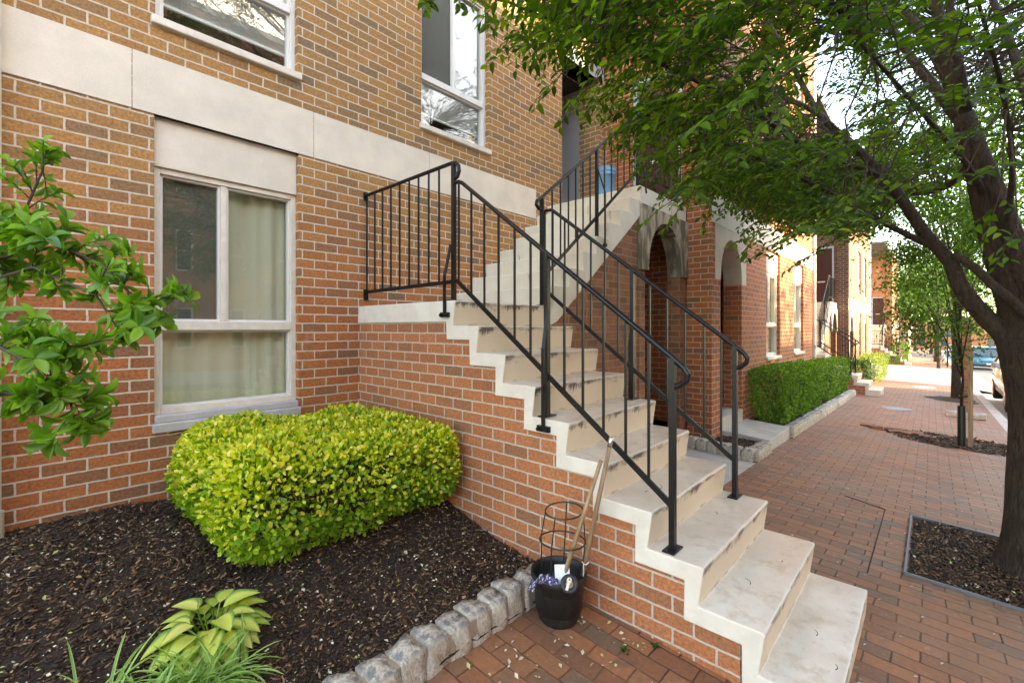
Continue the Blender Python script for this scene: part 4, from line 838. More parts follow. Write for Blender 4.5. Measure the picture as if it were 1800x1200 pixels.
# hosta and liriope
def hosta(cx_, cy_, label):
    zb_ = bed_z(cx_, cy_); root = thing('hosta', (cx_, cy_, zb_), label, 'plant'); P, D, N, L = [], [], [], []; m = MB()
    nu, nv = 7, 5
    lm = MB(); 
    for i in range(46):
        a = i*2.399+random.uniform(-.2, .2); ring = (i/46)**.6; el = 1.25-.95*ring; dr = Vector((math.cos(a)*math.cos(el), math.sin(a)*math.cos(el), math.sin(el)))
        ln = random.uniform(.10, .15)*(1.05-.2*ring); base = Vector((cx_, cy_, zb_)); tip = base+dr*ln+Vector((0, 0, .02))
        m.tube([base, tip], [.004, .003], 4, False); P.append(tip); o = Vector((math.cos(a), math.sin(a), .35-.6*ring)); D.append(o); N.append(Vector((-math.cos(a)*.5, -math.sin(a)*.5, 1))); L.append(random.uniform(.10, .14))
    m.build('stalks', M['leaf_hedge'], root, normals=False)
    u_ = np.linspace(0, 1, 8); tv = []; 
    for t_ in u_:
        w_ = math.sin(math.pi*min(1, t_**.75))**.8*(1-.15*t_) if 0 < t_ < 1 else 0
        for s_ in (-1, -.55, 0, .55, 1): tv.append((t_, s_*w_*.5, .16*abs(s_*w_)**1.2-.28*t_*t_+.05*t_))
    tv = np.array(tv); tf = [(i*5+j, i*5+j+1, (i+1)*5+j+1, (i+1)*5+j) for i in range(7) for j in range(4)]
    o = leaves('foliage', P, D, N, np.array(L), np.array(L)*.74, (tv, tf), M['leaf_hosta'], root)
    mid = np.tile(np.array([abs(s_) for t_ in u_ for s_ in (-1, -.55, 0, .55, 1)]), len(P)); o.data.attributes['mid'].data.foreach_set('value', mid.astype(np.float32))
    return root
hosta(.535, 2.22, "small hosta with yellow leaves edged in green, in front of the bush")
def grass(cx_, cy_, n, ln, label, spread=.05, group=None):
    zb_ = bed_z(cx_, cy_); root = thing('liriope', (cx_, cy_, zb_), label, 'plant', group); V, F, A = [], [], []
    for i in range(n):
        a = random.uniform(0, 2*math.pi); el = random.uniform(.6, 1.35); l = ln*random.uniform(.6, 1.1); p = Vector((cx_+random.gauss(0, spread), cy_+random.gauss(0, spread), zb_-.01)); d = Vector((math.cos(a)*math.cos(el), math.sin(a)*math.cos(el), math.sin(el)))
        w_ = random.uniform(.0045, .0075); k = 8; side = Vector((-math.sin(a), math.cos(a), 0)); droop = random.uniform(.9, 1.9)
        for j in range(k+1):
            t_ = j/k; ww = w_*(1-.1*t_)*math.sqrt(max(0, 1-t_**3)); c_ = Vector(p); n_ = len(V)
            for s_ in (-1, 0, 1): q = c_+side*s_*ww; V.append((q.x, q.y, q.z+abs(s_)*ww*.5)); A.append(abs(s_))
            if j: F += [(n_-3, n_-2, n_+1, n_), (n_-2, n_-1, n_+2, n_+1)]
            p = p+d*l/k; d = (d+Vector((0, 0, -droop/k))).normalized()
    m = MB(); m.v = V; m.f = F; m.m = [0]*len(F); o = m.build('blades', M['leaf_grass'], root, normals=False)
    at_ = o.data.attributes.new('mid', 'FLOAT', 'POINT'); at_.data.foreach_set('value', np.array(A, np.float32)); return root
grass(.455, 2.03, 230, .26, "tufted clump of striped green grass blades in front of the hosta")
grass(.30, 1.98, 120, .27, "low striped grass clump left of the hosta's grass tuft")
grass(.17, 2.18, 16, .27, "thin tuft of a few upright grass blades at the left of the bed", .03)

# ------------------------------------------------------------------ pot with garden things
PX, PY = 1.895, 1.425; PZ = gz(PX, PY)
root = thing('plant_pot', (PX, PY, PZ), "black plastic plant pot standing on the pavers against the stair wall", 'pot')
m = MB(); m.lathe((PX, PY, PZ), [(.001, .004), (.098, .0), (.108, .02), (.134, .215), (.142, .217), (.145, .222), (.147, .245), (.143, .25), (.137, .248), (.131, .22), (.12, .06), (.001, .06)], 40); m.build('body', M['plastic'], root, smooth=True)
m = MB(); m.lathe((PX, PY, PZ), [(.001, .13), (.124, .13)], 24); m.build('soil', M['soil'], root)
root = thing('plant_cage', (PX-.01, PY+.02, PZ+.13), "dark wire plant support cage standing in the black pot", 'cage'); m = MB()
c0 = Vector((PX+.005, PY-.005, PZ+.08))
def ring(m, c_, r_, z_, tilt=.0): m.tube([(c_.x+r_*math.cos(a), c_.y+r_*math.sin(a), c_.z+z_+tilt*math.cos(a)) for a in np.linspace(0, 2*math.pi, 41)], .0042, 6, False)
ring(m, c0+Vector((.014, -.016, 0)), .098, .475, .008); m.build('ring', M['wire'], root)
m = MB(); ring(m, c0+Vector((.008, -.009, 0)), .118, .32, -.006); m.build('ring', M['wire'], root)
m = MB()
for a in (.5, 1.9, 3.3, 5.2): m.tube([(c0.x+.014+.098*math.cos(a), c0.y-.016+.098*math.sin(a), c0.z+.475), (c0.x+.008+.118*math.cos(a), c0.y-.009+.118*math.sin(a), c0.z+.32), (c0.x+.10*math.cos(a), c0.y+.10*math.sin(a), c0.z+.06), (c0.x+.08*math.cos(a), c0.y+.08*math.sin(a), c0.z-.0)], .0036, 6)
m.build('legs', M['wire'], root)
s1 = at(985, 1032, 2.27); s2 = at(1062, 792, 2.30); d12 = (s2-s1)
root = thing('wooden_stake', tuple(s1), "weathered wooden stake leaning from the pot, the one on the left", 'stake'); m = MB(); m.tube([s1, s1+d12*.5, s1+d12*.93], [.0125, .0115, .010], 10); m.build('pole', M['wood'], root, smooth=True)
s1 = at(1024, 1012, 2.33); s2 = at(1075, 768, 2.33); d12 = (s2-s1)
root = thing('broom_stick', tuple(s1), "wooden tool handle with pale tip leaning on the stair railing from the pot", 'handle'); m = MB(); m.tube([s1, s1+d12*.5, s1+d12*.93], [.013, .0125, .0115], 10); m.build('pole', M['wood'], root, smooth=True)
m = MB(); m.tube([s1+d12*.93, s1+d12], [.014, .013], 10); m.build('end_cap', M['chrome'], root, smooth=True)
m = MB(); q = s1+d12*.10; m.tube([q+Vector((.018*math.cos(a), .018*math.sin(a), .004*math.sin(3*a))) for a in np.linspace(0, 6.28, 15)], .0022, 5, False); m.tube([q+Vector((-.018, 0, 0)), q+Vector((-.03, -.01, -.03)), q+Vector((-.035, -.01, -.055))], .0022, 5, False); tag(m.build('twine_loop', M['paper']), "white twine loop tied round the handle in the black pot", 'twine')
# patterned glove
import bmesh
gc = at(957, 1014, 2.24); GV = []; nu, nv = 22, 16
ax_ = Vector((-.62, .62, 0)).normalized(); ay_ = Vector((.62, .62, 0)).normalized()
for iu in range(nu+1):
    a = iu/nu
    for iv in range(nv):
        th = 2*math.pi*iv/nv; wid = (.030+.012*math.sin(a*7+.5)+.010*math.sin(a*17))*(math.sin(math.pi*min(1, a*.97+.02))**.35); thk = .017*(math.sin(math.pi*min(1, a*.97+.02))**.4)
        cr = 1+.22*math.sin(3*th+a*9)+.12*math.sin(5*th-a*14); along = (a-.45)*.15; dz_ = -.010-.9*max(0, a-.55)*.11-.25*max(0, .4-a)*.12
        p = gc+ax_*along+ay_*(math.cos(th)*wid*cr)+Vector((0, 0, dz_+math.sin(th)*thk*cr+.006*math.sin(a*23+th))); GV.append(tuple(p))
m = MB(); m.v = GV; m.f = [(iu*nv+k, iu*nv+(k+1) % nv, (iu+1)*nv+(k+1) % nv, (iu+1)*nv+k) for iu in range(nu) for k in range(nv)]+[tuple(range(nv)), tuple(range(nu*nv, (nu+1)*nv))]; m.m = [0]*len(m.f)
o = m.build('garden_glove', M['cloth'], smooth=True); tag(o, "blue and white flowered cloth glove draped over the pot's rim", 'glove')
p0 = at(983, 1012, 2.27); m = MB(); m.bar(p0-Vector((.01, .03, .03)), p0+Vector((.015, -.005, .055)), .075, .003, up=(.7, .7, .3)); tag(m.build('seed_packet', M['paper'], bevel=.001), "pale blue and white card packet standing in the pot", 'packet')
tc = at(1001, 1026, 2.20); nd = Vector((-.75, -.45, .55)).normalized(); root = thing('tape_reel', tuple(tc), "round black reel lying in the mouth of the pot", 'reel')
m = MB(); m.lathe((0, 0, 0), [(.018, -.012), (.030, -.014), (.041, -.010), (.044, 0), (.041, .010), (.030, .013), (.024, .008), (.018, .008)], 28)
q_ = nd.to_track_quat('Z', 'Y').to_matrix(); m.v = [tuple(q_ @ Vector(v)+tc) for v in m.v]; m.build('rim', M['plastic'], root, smooth=True)
m = MB(); m.lathe((0, 0, 0), [(.001, .006), (.02, .006)], 20); m.v = [tuple(q_ @ Vector(v)+tc) for v in m.v]; m.build('hub', M['wood'], root)
p0 = at(996, 1037, 2.16); m = MB(); m.bar(p0, p0+Vector((.028, .004, .035)), .013, .006, up=nd); m.tube([p0+Vector((.028, .004, .035))+Vector((-.02, -.01, 0))*0+q_ @ Vector((.009*math.cos(a), .009*math.sin(a), 0)) for a in np.linspace(0, 6.28, 13)], .004, 6, False); tag(m.build('pruner_handle', M['offwhite']), "cream plastic pruner handle resting on the black reel", 'pruner')

for k, (x_, y_, lb) in enumerate([(1.42, 1.20, "small weed in a paver joint left of the black pot"), (1.93, 1.06, "small weed in a paver joint in front of the black pot"), (2.07, .98, "tiny weed at the foot of the stair wall"), (3.33, 1.30, "weed sprouting beside the far side of the stairs")]):
    n_ = 16; c_ = np.array([x_, y_, gz(x_, y_)]); P = c_+rng.normal(0, .008, (n_, 3))*[1, 1, .2]; D = unit(n_)*[1, 1, .4]+[0, 0, .5]; leaves('weed', P, D, unit(n_)*.4+[0, 0, 1], rng.uniform(.012, .028, n_), .009, (TO, FO), M['leaf_sap']); tag(bpy.context.scene.collection.objects[-1], lb, 'weed')
P = scatter(70, 1.3, 2.05, 1.0, 1.52, lambda a, b: gz(a, b)+.006); D, N = flat(len(P), .3); L = rng.uniform(.012, .034, len(P)); tag(leaves('fallen_leaf_litter', P, D, N, L, L*.55, (T4, F4), M['bits']), 'fallen leaves on the pavers between the stone edging and the pot', 'litter', kind='stuff')
# ------------------------------------------------------------------ upper landing things
bx, by, bz = 5.20, 3.13, 3.312
root = thing('blue_bucket', (bx, by, bz), "blue plastic bucket on the upper landing by the brick wall", 'bucket')
BS = .80; BP = [(.001, .002), (.125, 0), (.13, .01), (.145, .29), (.153, .29), (.153, .30), (.147, .305), (.149, .33), (.157, .335), (.157, .35), (.150, .352), (.152, .375), (.158, .38), (.156, .388), (.148, .386), (.128, .02), (.001, .02)]
m = MB(); m.lathe((bx, by, bz), [(a*BS, b*1.08) for a, b in BP], 36); m.build('body', M['bucket'], root, smooth=True)
m = MB(); m.tube([(bx-.125*math.cos(a), by-.125*math.sin(a)*.9, bz+.37-.10*math.sin(a)) for a in np.linspace(0, math.pi, 17)], .003, 6); m.build('handle', M['steel'], root)
root = thing('spotlight', (6.05, 2.60, 3.312), "small black spotlight lying under the rail at the landing's edge", 'spotlight')
m = MB(); m.lathe((0, 0, 0), [(.001, 0), (.03, 0), (.04, .02), (.05, .13), (.046, .132), (.04, .12), (.001, .11)], 20); q_ = Vector((-.4, -.5, .6)).to_track_quat('Z', 'Y').to_matrix(); m.v = [tuple(q_ @ Vector(v)+Vector((6.05, 2.61, 3.36))) for v in m.v]; m.build('head', M['plastic'], root, smooth=True)
m = MB(); m.box(5.98, 6.12, 2.585, 2.665, 3.312, 3.332); m.bar((6.05, 2.62, 3.33), (6.05, 2.62, 3.38), .02, .02); m.build('base', M['plastic'], root)

# ------------------------------------------------------------------ street tree near the camera
def limb(m, pts, r0, r1, n=10, sub=4):
    pts = [Vector(p) for p in pts]; out = []
    for i in range(len(pts)-1):
        p0, p1, p2, p3 = pts[max(i-1, 0)], pts[i], pts[i+1], pts[min(i+2, len(pts)-1)]
        for k in range(sub):
            t_ = k/sub; out.append(.5*((2*p1)+(p2-p0)*t_+(2*p0-5*p1+4*p2-p3)*t_*t_+(-p0+3*p1-3*p2+p3)*t_**3))
    out.append(pts[-1]); k = len(out); m.tube(out, [r0+(r1-r0)*i/(k-1) for i in range(k)], n); return out
TX, TY = 4.6, -.56; TZ = gz(TX, TY)
tree = thing('street_tree', (TX, TY, TZ), "nearest street tree with dark leaning trunk standing in the square mulched pit", 'tree', 'trees along the kerb')
m = MB(); skel = []
def A(u, v, d): return at(u, v, d)
trunk = [Vector((TX, TY, TZ-.05)), Vector((TX, TY, TZ+.04)), Vector((TX, TY, TZ+.18)), Vector((TX, TY-.0, .6)), Vector((TX, TY, 1.1)), A(1815, 590, 3.0)]
pp = limb(MB(), trunk, .1, .1); rr = [.31, .30, .295, .285, .275, .26, .25, .24, .225, .21, .2, .195, .192, .188, .185, .183, .181, .18, .178, .176, .175, .174, .173, .172, .17]
m.tube(pp, (rr+[.17]*99)[:len(pp)], 18)
stems = [([A(1812, 600, 3.0), A(1790, 520, 3.02), A(1762, 440, 3.05), A(1735, 350, 3.08), A(1715, 280, 3.1), A(1692, 205, 3.15)], .128, .052),
 ([A(1830, 600, 3.0), A(1812, 520, 2.95), A(1790, 450, 2.95), A(1760, 360, 3.0), A(1728, 280, 3.05), A(1700, 200, 3.1)], .075, .038),
 ([A(1692, 205, 3.15), A(1665, 130, 3.25), A(1640, 87, 3.3), A(1610, 45, 3.4), A(1570, 5, 3.5), A(1480, -90, 3.7), A(1380, -200, 4.0)], .048, .018),
 ([A(1692, 205, 3.15), A(1668, 110, 3.15), A(1650, 25, 3.15), A(1640, -120, 3.2), A(1620, -300, 3.3)], .045, .018),
 ([A(1700, 190, 3.1), A(1685, 110, 3.0), A(1670, 20, 2.95), A(1680, -120, 2.9), A(1700, -300, 2.9)], .030, .015),
 ([A(1690, 215, 3.2), A(1640, 150, 3.4), A(1600, 100, 3.6), A(1565, 45, 3.8), A(1530, -5, 4.0), A(1450, -120, 4.5)], .040, .016),
 ([A(1795, 640, 3.02), A(1765, 590, 3.05), A(1735, 560, 3.08), A(1708, 530, 3.1), A(1687, 500, 3.12), A(1670, 460, 3.15), A(1627, 412, 3.2), A(1595, 365, 3.25), A(1560, 315, 3.35), A(1500, 255, 3.5), A(1440, 200, 3.7), A(1390, 110, 4.0), A(1340, 20, 4.3)], .062, .016),
 ([A(1812, 560, 2.9), A(1770, 520, 2.9), A(1750, 505, 2.92), A(1707, 465, 3.0), A(1676, 448, 3.08)], .031, .024),
 ([A(1632, 430, 3.2), A(1600, 415, 3.2), A(1563, 396, 3.15), A(1480, 350, 3.1), A(1380, 300, 3.0), A(1290, 260, 2.95), A(1190, 215, 2.9)], .024, .010),
 ([A(1560, 315, 3.35), A(1500, 290, 3.2), A(1420, 260, 3.0), A(1330, 200, 2.8), A(1200, 130, 2.6), A(1080, 80, 2.45)], .024, .009),
 ([A(1440, 200, 3.7), A(1330, 150, 3.9), A(1230, 120, 3.9), A(1120, 60, 3.9)], .022, .009),
 ([A(1595, 365, 3.25), A(1520, 300, 3.8), A(1420, 270, 4.4), A(1330, 230, 4.9), A(1250, 200, 5.2)], .026, .01),
 ([A(1840, 560, 3.0), A(1850, 420, 3.0), A(1830, 260, 3.1), A(1790, 120, 3.2), A(1770, 60, 3.3), A(1745, 0, 3.4), A(1700, -120, 3.6)], .04, .016),
 ([A(1840, 560, 3.0), A(1900, 430, 2.9), A(2000, 300, 2.8), A(2150, 150, 2.6)], .07, .02),
 ([A(1735, 350, 3.08), A(1700, 290, 2.9), A(1640, 220, 2.6), A(1560, 130, 2.35), A(1470, 30, 2.2)], .02, .006),
 ([A(1762, 440, 3.05), A(1780, 300, 2.6), A(1760, 150, 2.3), A(1700, -60, 2.1)], .018, .006),
 ([A(1715, 280, 3.1), A(1660, 330, 3.7), A(1600, 340, 4.3), A(1540, 330, 5.0)], .03, .012),
 ([A(1700, 190, 3.1), A(1730, 150, 4.0), A(1740, 100, 5.0), A(1700, 60, 5.6)], .03, .012),
 ([A(1100, 90, 2.45), A(1010, 50, 2.3), A(930, 20, 2.15), A(850, -15, 2.1), A(770, -40, 2.1)], .009, .004)]
for pts, r0, r1 in stems: skel += limb(m, pts, r0, r1, 10 if r0 > .04 else 7)[2:]
m.build('trunk', M['bark'], tree, smooth=True, normals=False)
SK = np.array([tuple(p) for p in skel])
def interp(u, tab):
    for (a, va), (b, vb) in zip(tab, tab[1:]):
        if u <= b: return va+(vb-va)*max(0, (u-a))/(b-a)
    return tab[-1][1]
LOWER = [(680, -80), (735, -30), (830, 0), (930, 95), (985, 150), (1040, 215), (1100, 245), (1150, 270), (1200, 330), (1260, 330), (1330, 375), (1400, 400), (1480, 415), (1540, 425), (1600, 360), (1660, 330), (1720, 380), (1800, 440)]
class Spray:
    def __init__(s): s.P = []; s.D = []; s.N = []; s.L = []; s.m = MB()
def spray(S, p, d, ln, ll=.062, sub=6, step=.026):
    """one drooping twig with alternate side twigs, leaves set alternately along each"""
    p, d = Vector(p), Vector(d).normalized()
    def run(p, d, ln, rad, leaves_from):
        n = max(3, int(ln/step)); pts = [p.copy()]; upn = Vector((0, 0, 1))
        for i in range(n):
            p = p+d*ln/n; d = (d+Vector((0, 0, -.35/n))+Vector((random.gauss(0, .02), random.gauss(0, .02), random.gauss(0, .02)))).normalized(); pts.append(p.copy())
            if i/n >= leaves_from:
                side = d.cross(upn); side = side.normalized() if side.length > .05 else Vector((1, 0, 0)); sg = 1 if i % 2 else -1
                out = side*sg*random.uniform(.7, 1.1)+d*random.uniform(.5, .95)+Vector((0, 0, random.uniform(-.55, .05)))
                S.P.append(tuple(p)); S.D.append(tuple(out)); nn = side.cross(d)*(-1)
                if nn.z < 0: nn = -nn
                S.N.append((nn.x+random.gauss(0, .35), nn.y+random.gauss(0, .35), nn.z+random.gauss(0, .2))); S.L.append(ll*random.uniform(.7, 1.2)*(1-.35*i/n))
        S.m.tube(pts[::3]+[pts[-1]], [rad*(1-.6*j/len(pts[::3])) for j in range(len(pts[::3])+1)], 3, False); return pts
    main = run(p, d, ln, .0032, .2)
    for k in range(sub):
        i = int(len(main)*(.12+.8*k/sub)); i = min(i, len(main)-2); dr = (main[i+1]-main[i]).normalized(); side = dr.cross(Vector((0, 0, 1)))
        side = side.normalized() if side.length > .05 else Vector((1, 0, 0)); run(main[i], dr*.8+side*(1 if k % 2 else -1)*.8+Vector((0, 0, random.uniform(-.25, .15))), ln*random.uniform(.35, .6)*(1-.4*k/sub), .002, .1)
S = Spray(); cnt = 0; tries = 0
cx0 = Vector((4.2, .1, 4.9)); rad = Vector((4.3, 3.7, 3.0))
def okspray(q):
    if q.y > 3.45 or (q.y > 1.85 and q.x > 4.2) or q.z < 2.0: return False
    u, v, d = proj(q)
    if (q-Vector((0, 0, EYE))).length < 1.75: return False
    if d > .3 and -100 < u < 1950 and v < 900:
        if u < 700: return False
        if v > interp(u, LOWER)-10: return False
        if 960 < u < 1085 and 40 < v < 345 and random.random() > .16: return False
        if 1085 <= u < 1180 and 215 < v and random.random() > .3: return False
        # the openings where sky shows
        for (gu, gv, gr_, keep) in [(1435, 95, 60, .16), (1470, 180, 50, .16), (1560, 130, 50, .4), (1700, 60, 50, .5), (1500, 245, 30, .1), (1430, 150, 36, .1), (1765, 40, 40, .3)]:
            if (u-gu)**2+(v-gv)**2 < gr_**2 and random.random() > keep: return False
        if u > 1580 and random.random() > (.30 if v > 300 else .5): return False
    return True
while cnt < 1700 and tries < 120000:
    tries += 1; a = unit(1)[0]; rr_ = random.uniform(.35, 1)**.5; q = Vector((cx0.x+a[0]*rad.x*rr_, cx0.y+a[1]*rad.y*rr_, cx0.z+a[2]*rad.z*rr_))
    u, v, d = proj(q)
    if not (d > .5 and 690 < u < 1900 and -120 < v < 520):
        if random.random() > .10: continue
    if d > .5 and u < 1015: continue
    if u < 1560 and v > 60 and cnt > 900 and q.y < -.2: continue
    if not okspray(q): continue
    o_ = Vector((q.x-TX, q.y-TY, 0)); dr = o_.normalized()+Vector((random.gauss(0, .45), random.gauss(0, .45), random.gauss(-.05, .25)))
    end = q+dr.normalized()*.45
    if not okspray(end+Vector((0, 0, .08))): continue
    ln = random.uniform(.38, .62); spray(S, q, dr, ln, .066, sub=6)
    i = int(np.argmin(((SK-np.array(q))**2).sum(1)+rng.uniform(0, .3, len(SK)))); s_ = Vector(SK[i]); mid_ = (s_+q)/2+Vector((random.gauss(0, .06), random.gauss(0, .06), .08+random.uniform(0, .08)))
    if (s_-q).length < 2.6: S.m.tube([s_, s_.lerp(mid_, .6), mid_, mid_.lerp(q, .55)+Vector((0, 0, .02)), q], [.006, .005, .004, .0032, .0025], 4, False)
    cnt += 1
for _ in range(150):   # unseen sprays added high over the pavement for the upper window's reflection
    q = Vector((random.uniform(.2, 3.4), random.uniform(-1.8, 1.9), random.uniform(5.9, 8.2))); spray(S, q, (random.gauss(-.4, .5), random.gauss(.3, .5), 0), random.uniform(.4, .65), .066, sub=6)
    i = int(np.argmin(((SK-np.array(q))**2).sum(1))); s_ = Vector(SK[i]); S.m.tube([s_, (s_+q)/2+Vector((0, 0, .2)), q], [.012, .008, .003], 4, False)
# hand-placed hanging tips near the wall (they hang free, so they are spaced by eye)
for (u, v, d, du, dv, ln) in [(740, -40, 2.1, 8, 60, .14), (765, -50, 2.15, -10, 60, .20), (800, -60, 2.1, 10, 70, .18), (850, -50, 2.05, 0, 70, .22), (1010, 110, 2.2, -60, 50, .28), (1060, 130, 2.25, -70, 60, .30), (1030, 60, 2.2, -80, 30, .30), (960, 20, 2.2, -60, 40, .28), (900, -20, 2.15, -40, 30, .24), (1095, 150, 2.6, -50, 20, .25),
   (1215, 345, 3.0, -40, 40, .28), (1250, 360, 3.0, -20, 60, .2), (1330, 410, 3.1, -20, 30, .2), (1380, 420, 3.2, -50, 20, .3), (1450, 440, 3.4, -60, 20, .3), (1120, 130, 2.4, -60, 40, .35), (1180, 170, 2.5, -60, 40, .35), (1150, 60, 2.3, -60, 30, .35), (1240, 260, 2.8, -60, 20, .35), (1200, 230, 2.8, -50, 50, .35), (1290, 300, 2.9, -40, 40, .35), (1700, 300, 2.3, -60, 20, .3), (1760, 330, 2.2, -20, 60, .3), (1790, 400, 2.1, -30, 40, .22), (1600, 290, 2.6, -60, 20, .3), (1550, 330, 2.6, -60, 30, .3), (1640, 300, 2.3, -70, 10, .3)]:
    p = at(u, v, d); q = at(u+du, v+dv, d); spray(S, p, q-p, ln, .068, 3 if ln < .25 else 4)
    i = int(np.argmin(((SK-np.array(p))**2).sum(1))); s_ = Vector(SK[i]); S.m.tube([s_, (s_+p)/2+Vector((0, 0, .05)), p], [.006, .004, .003], 4, False)
S.m.build('twigs', M['twig'], tree, normals=False)
leaves('crown', S.P, S.D, S.N, np.array(S.L), np.array(S.L)*.46, (T8, F8), M['leaf_tree'], tree)
print('near tree leaves', len(S.P), 'sprays', cnt)

# tree pit
m = MB(); m.add([(3.95, .115, gz(3.95, .115)+.004), (5.25, .115, gz(5.25, .115)+.004), (5.25, -.96, gz(5.25, -.96)+.004), (3.95, -.96, gz(3.95, -.96)+.004)], [(0, 3, 2, 1)]); tag(m.build('tree_pit', M['soil']), kind='structure')
P = scatter(9000, 3.97, 5.23, -.95, .1, lambda a, b: gz(a, b)+.006+.05*math.exp(-((a-TX)**2+(b-TY)**2)/.12)); D, N = flat(len(P), .4); L = rng.uniform(.012, .038, len(P))
tag(leaves('bark_mulch', P, D, N, L, L*.28, (TC, FC), M['chip']), 'brown bark mulch filling the square pit of the nearest street tree', 'mulch', kind='stuff')
P = scatter(60, 3.97, 5.23, -.95, .1, lambda a, b: gz(a, b)+.03); D, N = flat(len(P), .3); L = rng.uniform(.015, .035, len(P)); tag(leaves('fallen_leaf_litter', P, D, N, L, L*.5, (T4, F4), M['bits']), 'green and tan fallen leaves lying on the tree pit mulch', 'litter', kind='stuff')
m = MB(); e = lambda x, y: (x, y, gz(x, y)+.012)
m.bar(e(3.93, .13), e(5.27, .13), .012, .02); m.bar(e(3.93, .13), e(3.93, -.96), .012, .02); m.bar(e(5.27, .13), e(5.27, -.96), .012, .02); tag(m.build('pit_edging', M['steel']), 'grey metal edging strip framing the mulched tree pit', 'edging')
m = MB()
for k in range(7): y = .06-k*.14; m.box(3.80, 3.915, y-.062, y+.062, gz(3.86, y)-.02, gz(3.86, y)+.005)
tag(m.build('soldier_course', M['paver']), kind='structure')

# ------------------------------------------------------------------ further trees
def small_tree(x, y, h0, ctr, rad_, n, ls, trunk_r, label, mat='leaf_sap', lean=(0, 0), nb=16, cl=60, group='trees along the kerb', name='street_tree', stake=False):
    z0 = gz(x, y); root = thing(name, (x, y, z0), label, 'tree', group); m = MB()
    top = Vector((x+lean[0], y+lean[1], z0+h0)); c_ = Vector(ctr)
    tr_ = limb(m, [(x, y, z0-.05), (x, y, z0+.15), (x+lean[0]*.5, y+lean[1]*.5, z0+h0*.6), top, c_+Vector((0, 0, rad_[2]*.5))], trunk_r, trunk_r*.35, 10)
    ends = []
    for i in range(nb):
        a = 2*math.pi*i*.618; el = random.uniform(-.15, .9); q = c_+Vector((math.cos(a)*math.cos(el)*rad_[0], math.sin(a)*math.cos(el)*rad_[1], math.sin(el)*rad_[2]))*random.uniform(.6, .92)
        s_ = tr_[int(len(tr_)*random.uniform(.68, .95))]; limb(m, [s_, s_.lerp(q, .5)+Vector((0, 0, .12*rad_[2])), q], trunk_r*.35, trunk_r*.08, 5, 3); ends.append(q)
    m.build('trunk', M['bark'], root, smooth=True, normals=False)
    # leaf clusters around branch paths
    K = cl; C = []
    for _ in range(K):
        v = unit(1)[0]; r_ = random.uniform(.3, 1)**.45; C.append(np.array(c_)+v*np.array(rad_)*r_)
    C = np.array(C); idx = rng.integers(0, K, n); sz = min(rad_)*.26
    P = C[idx]+rng.normal(0, 1, (n, 3))*np.array([sz, sz, sz*.55]); P = P[P[:, 2] > z0+h0*.62]; n = len(P)
    D = unit(n)+np.array([0, 0, -.25]); N = unit(n)*.6+np.array([0, 0, 1]); L = rng.uniform(ls*.7, ls*1.2, n); leaves('crown', P, D, N, L, L*.5, (T4, F4), M[mat], root)
    return root
small_tree(9.63, -.33, 1.25, (9.75, -.16, 2.55), (1.05, .68, 1.35), 12000, .062, .030, "young street tree tied to a pale wooden stake in the mulch strip", nb=20, cl=85)
m = MB(); m.tube([(9.62, -.30, gz(9.62, -.3)), (9.62, -.30, 1.1)], .042, 10, False); 
# stake and guard
root = thing('tree_stake', (9.55, -.42, gz(9.55, -.42)), "pale square wooden stake beside the young tree, with a dark tie", 'stake'); m = MB(); m.box(9.52, 9.575, -.447, -.392, gz(9.55, -.42)-.02, 1.35); m.build('post', M['wood'], root)
m = MB(); m.tube([(9.60+.075*math.cos(a), -.375+.075*math.sin(a), .62) for a in np.linspace(0, 6.28, 17)], .008, 5, False); m.build('tie', M['plastic'], root)
m = MB(); m.tube([(9.63, -.33, gz(9.63, -.33)), (9.63, -.33, gz(9.63, -.33)+.6)], .048, 10, False); tag(m.build('trunk_guard', M['wire']), "dark mesh guard wrapped round the foot of the young tree", 'guard')
small_tree(17.95, -.5, 2.6, (17.9, -1.0, 6.0), (3.0, 1.9, 2.3), 10000, .12, .13, "dark trunked street tree behind the young tree, beside the kerb", nb=20, cl=90)
small_tree(37.9, -.3, 2.6, (38.2, -.2, 4.4), (2.4, 2.0, 2.2), 3500, .20, .11, "slim street tree just past the far edge of the driveway", cl=50)
small_tree(50.9, -.3, 3.0, (51, -.2, 5.6), (3.6, 3, 3.0), 4500, .26, .25, "thick trunked street tree beyond the slim tree past the driveway", cl=60)
small_tree(66., -.4, 3.4, (66, -.4, 6.4), (4, 3.4, 3.2), 3600, .32, .2, "distant street tree beyond the farthest row house", cl=50)
small_tree(15.5, -11.2, 4., (15.2, -10.8, 7.2), (3.0, 2.8, 2.6), 4200, .2, .16, 'nearest tree across the street, added unseen to dapple the sun, outside the picture on the right', cl=60, group='trees across the street')  # added out of view so its crown dapples the sun on the house front
small_tree(26.5, -11.2, 3., (26.5, -10.6, 5.6), (3.6, 3.2, 3.), 5200, .2, .16, "green tree across the street, high at the photo's right edge", cl=70, group='trees across the street')
small_tree(44., -11.2, 3., (44, -10.6, 6.2), (4.4, 3.8, 3.4), 5200, .26, .18, "second tree across the street, beyond the parked white car", cl=70, group='trees across the street')
small_tree(70., -11.2, 3., (70, -10.6, 6.6), (5, 4, 3.6), 4200, .34, .2, "third tree across the street, above the blue car", cl=60, group='trees across the street')
for i, (x, y, s_) in enumerate([(100, 2, 1.), (112, -14, 1.2), (128, 6, 1.3), (150, -6, 1.6)]):
    small_tree(x, y, 3.+s_, (x, y, 5.5+gz(x, y)*.5+s_*2), (5*s_, 5*s_, 4*s_), 3000, .5, .3, ["rounded tree closing the left side of the far street", "rounded tree closing the right side of the far street", "taller tree behind the left far street tree", "tallest tree at the very end of the street"][i], cl=50, group='trees at the end of the street')
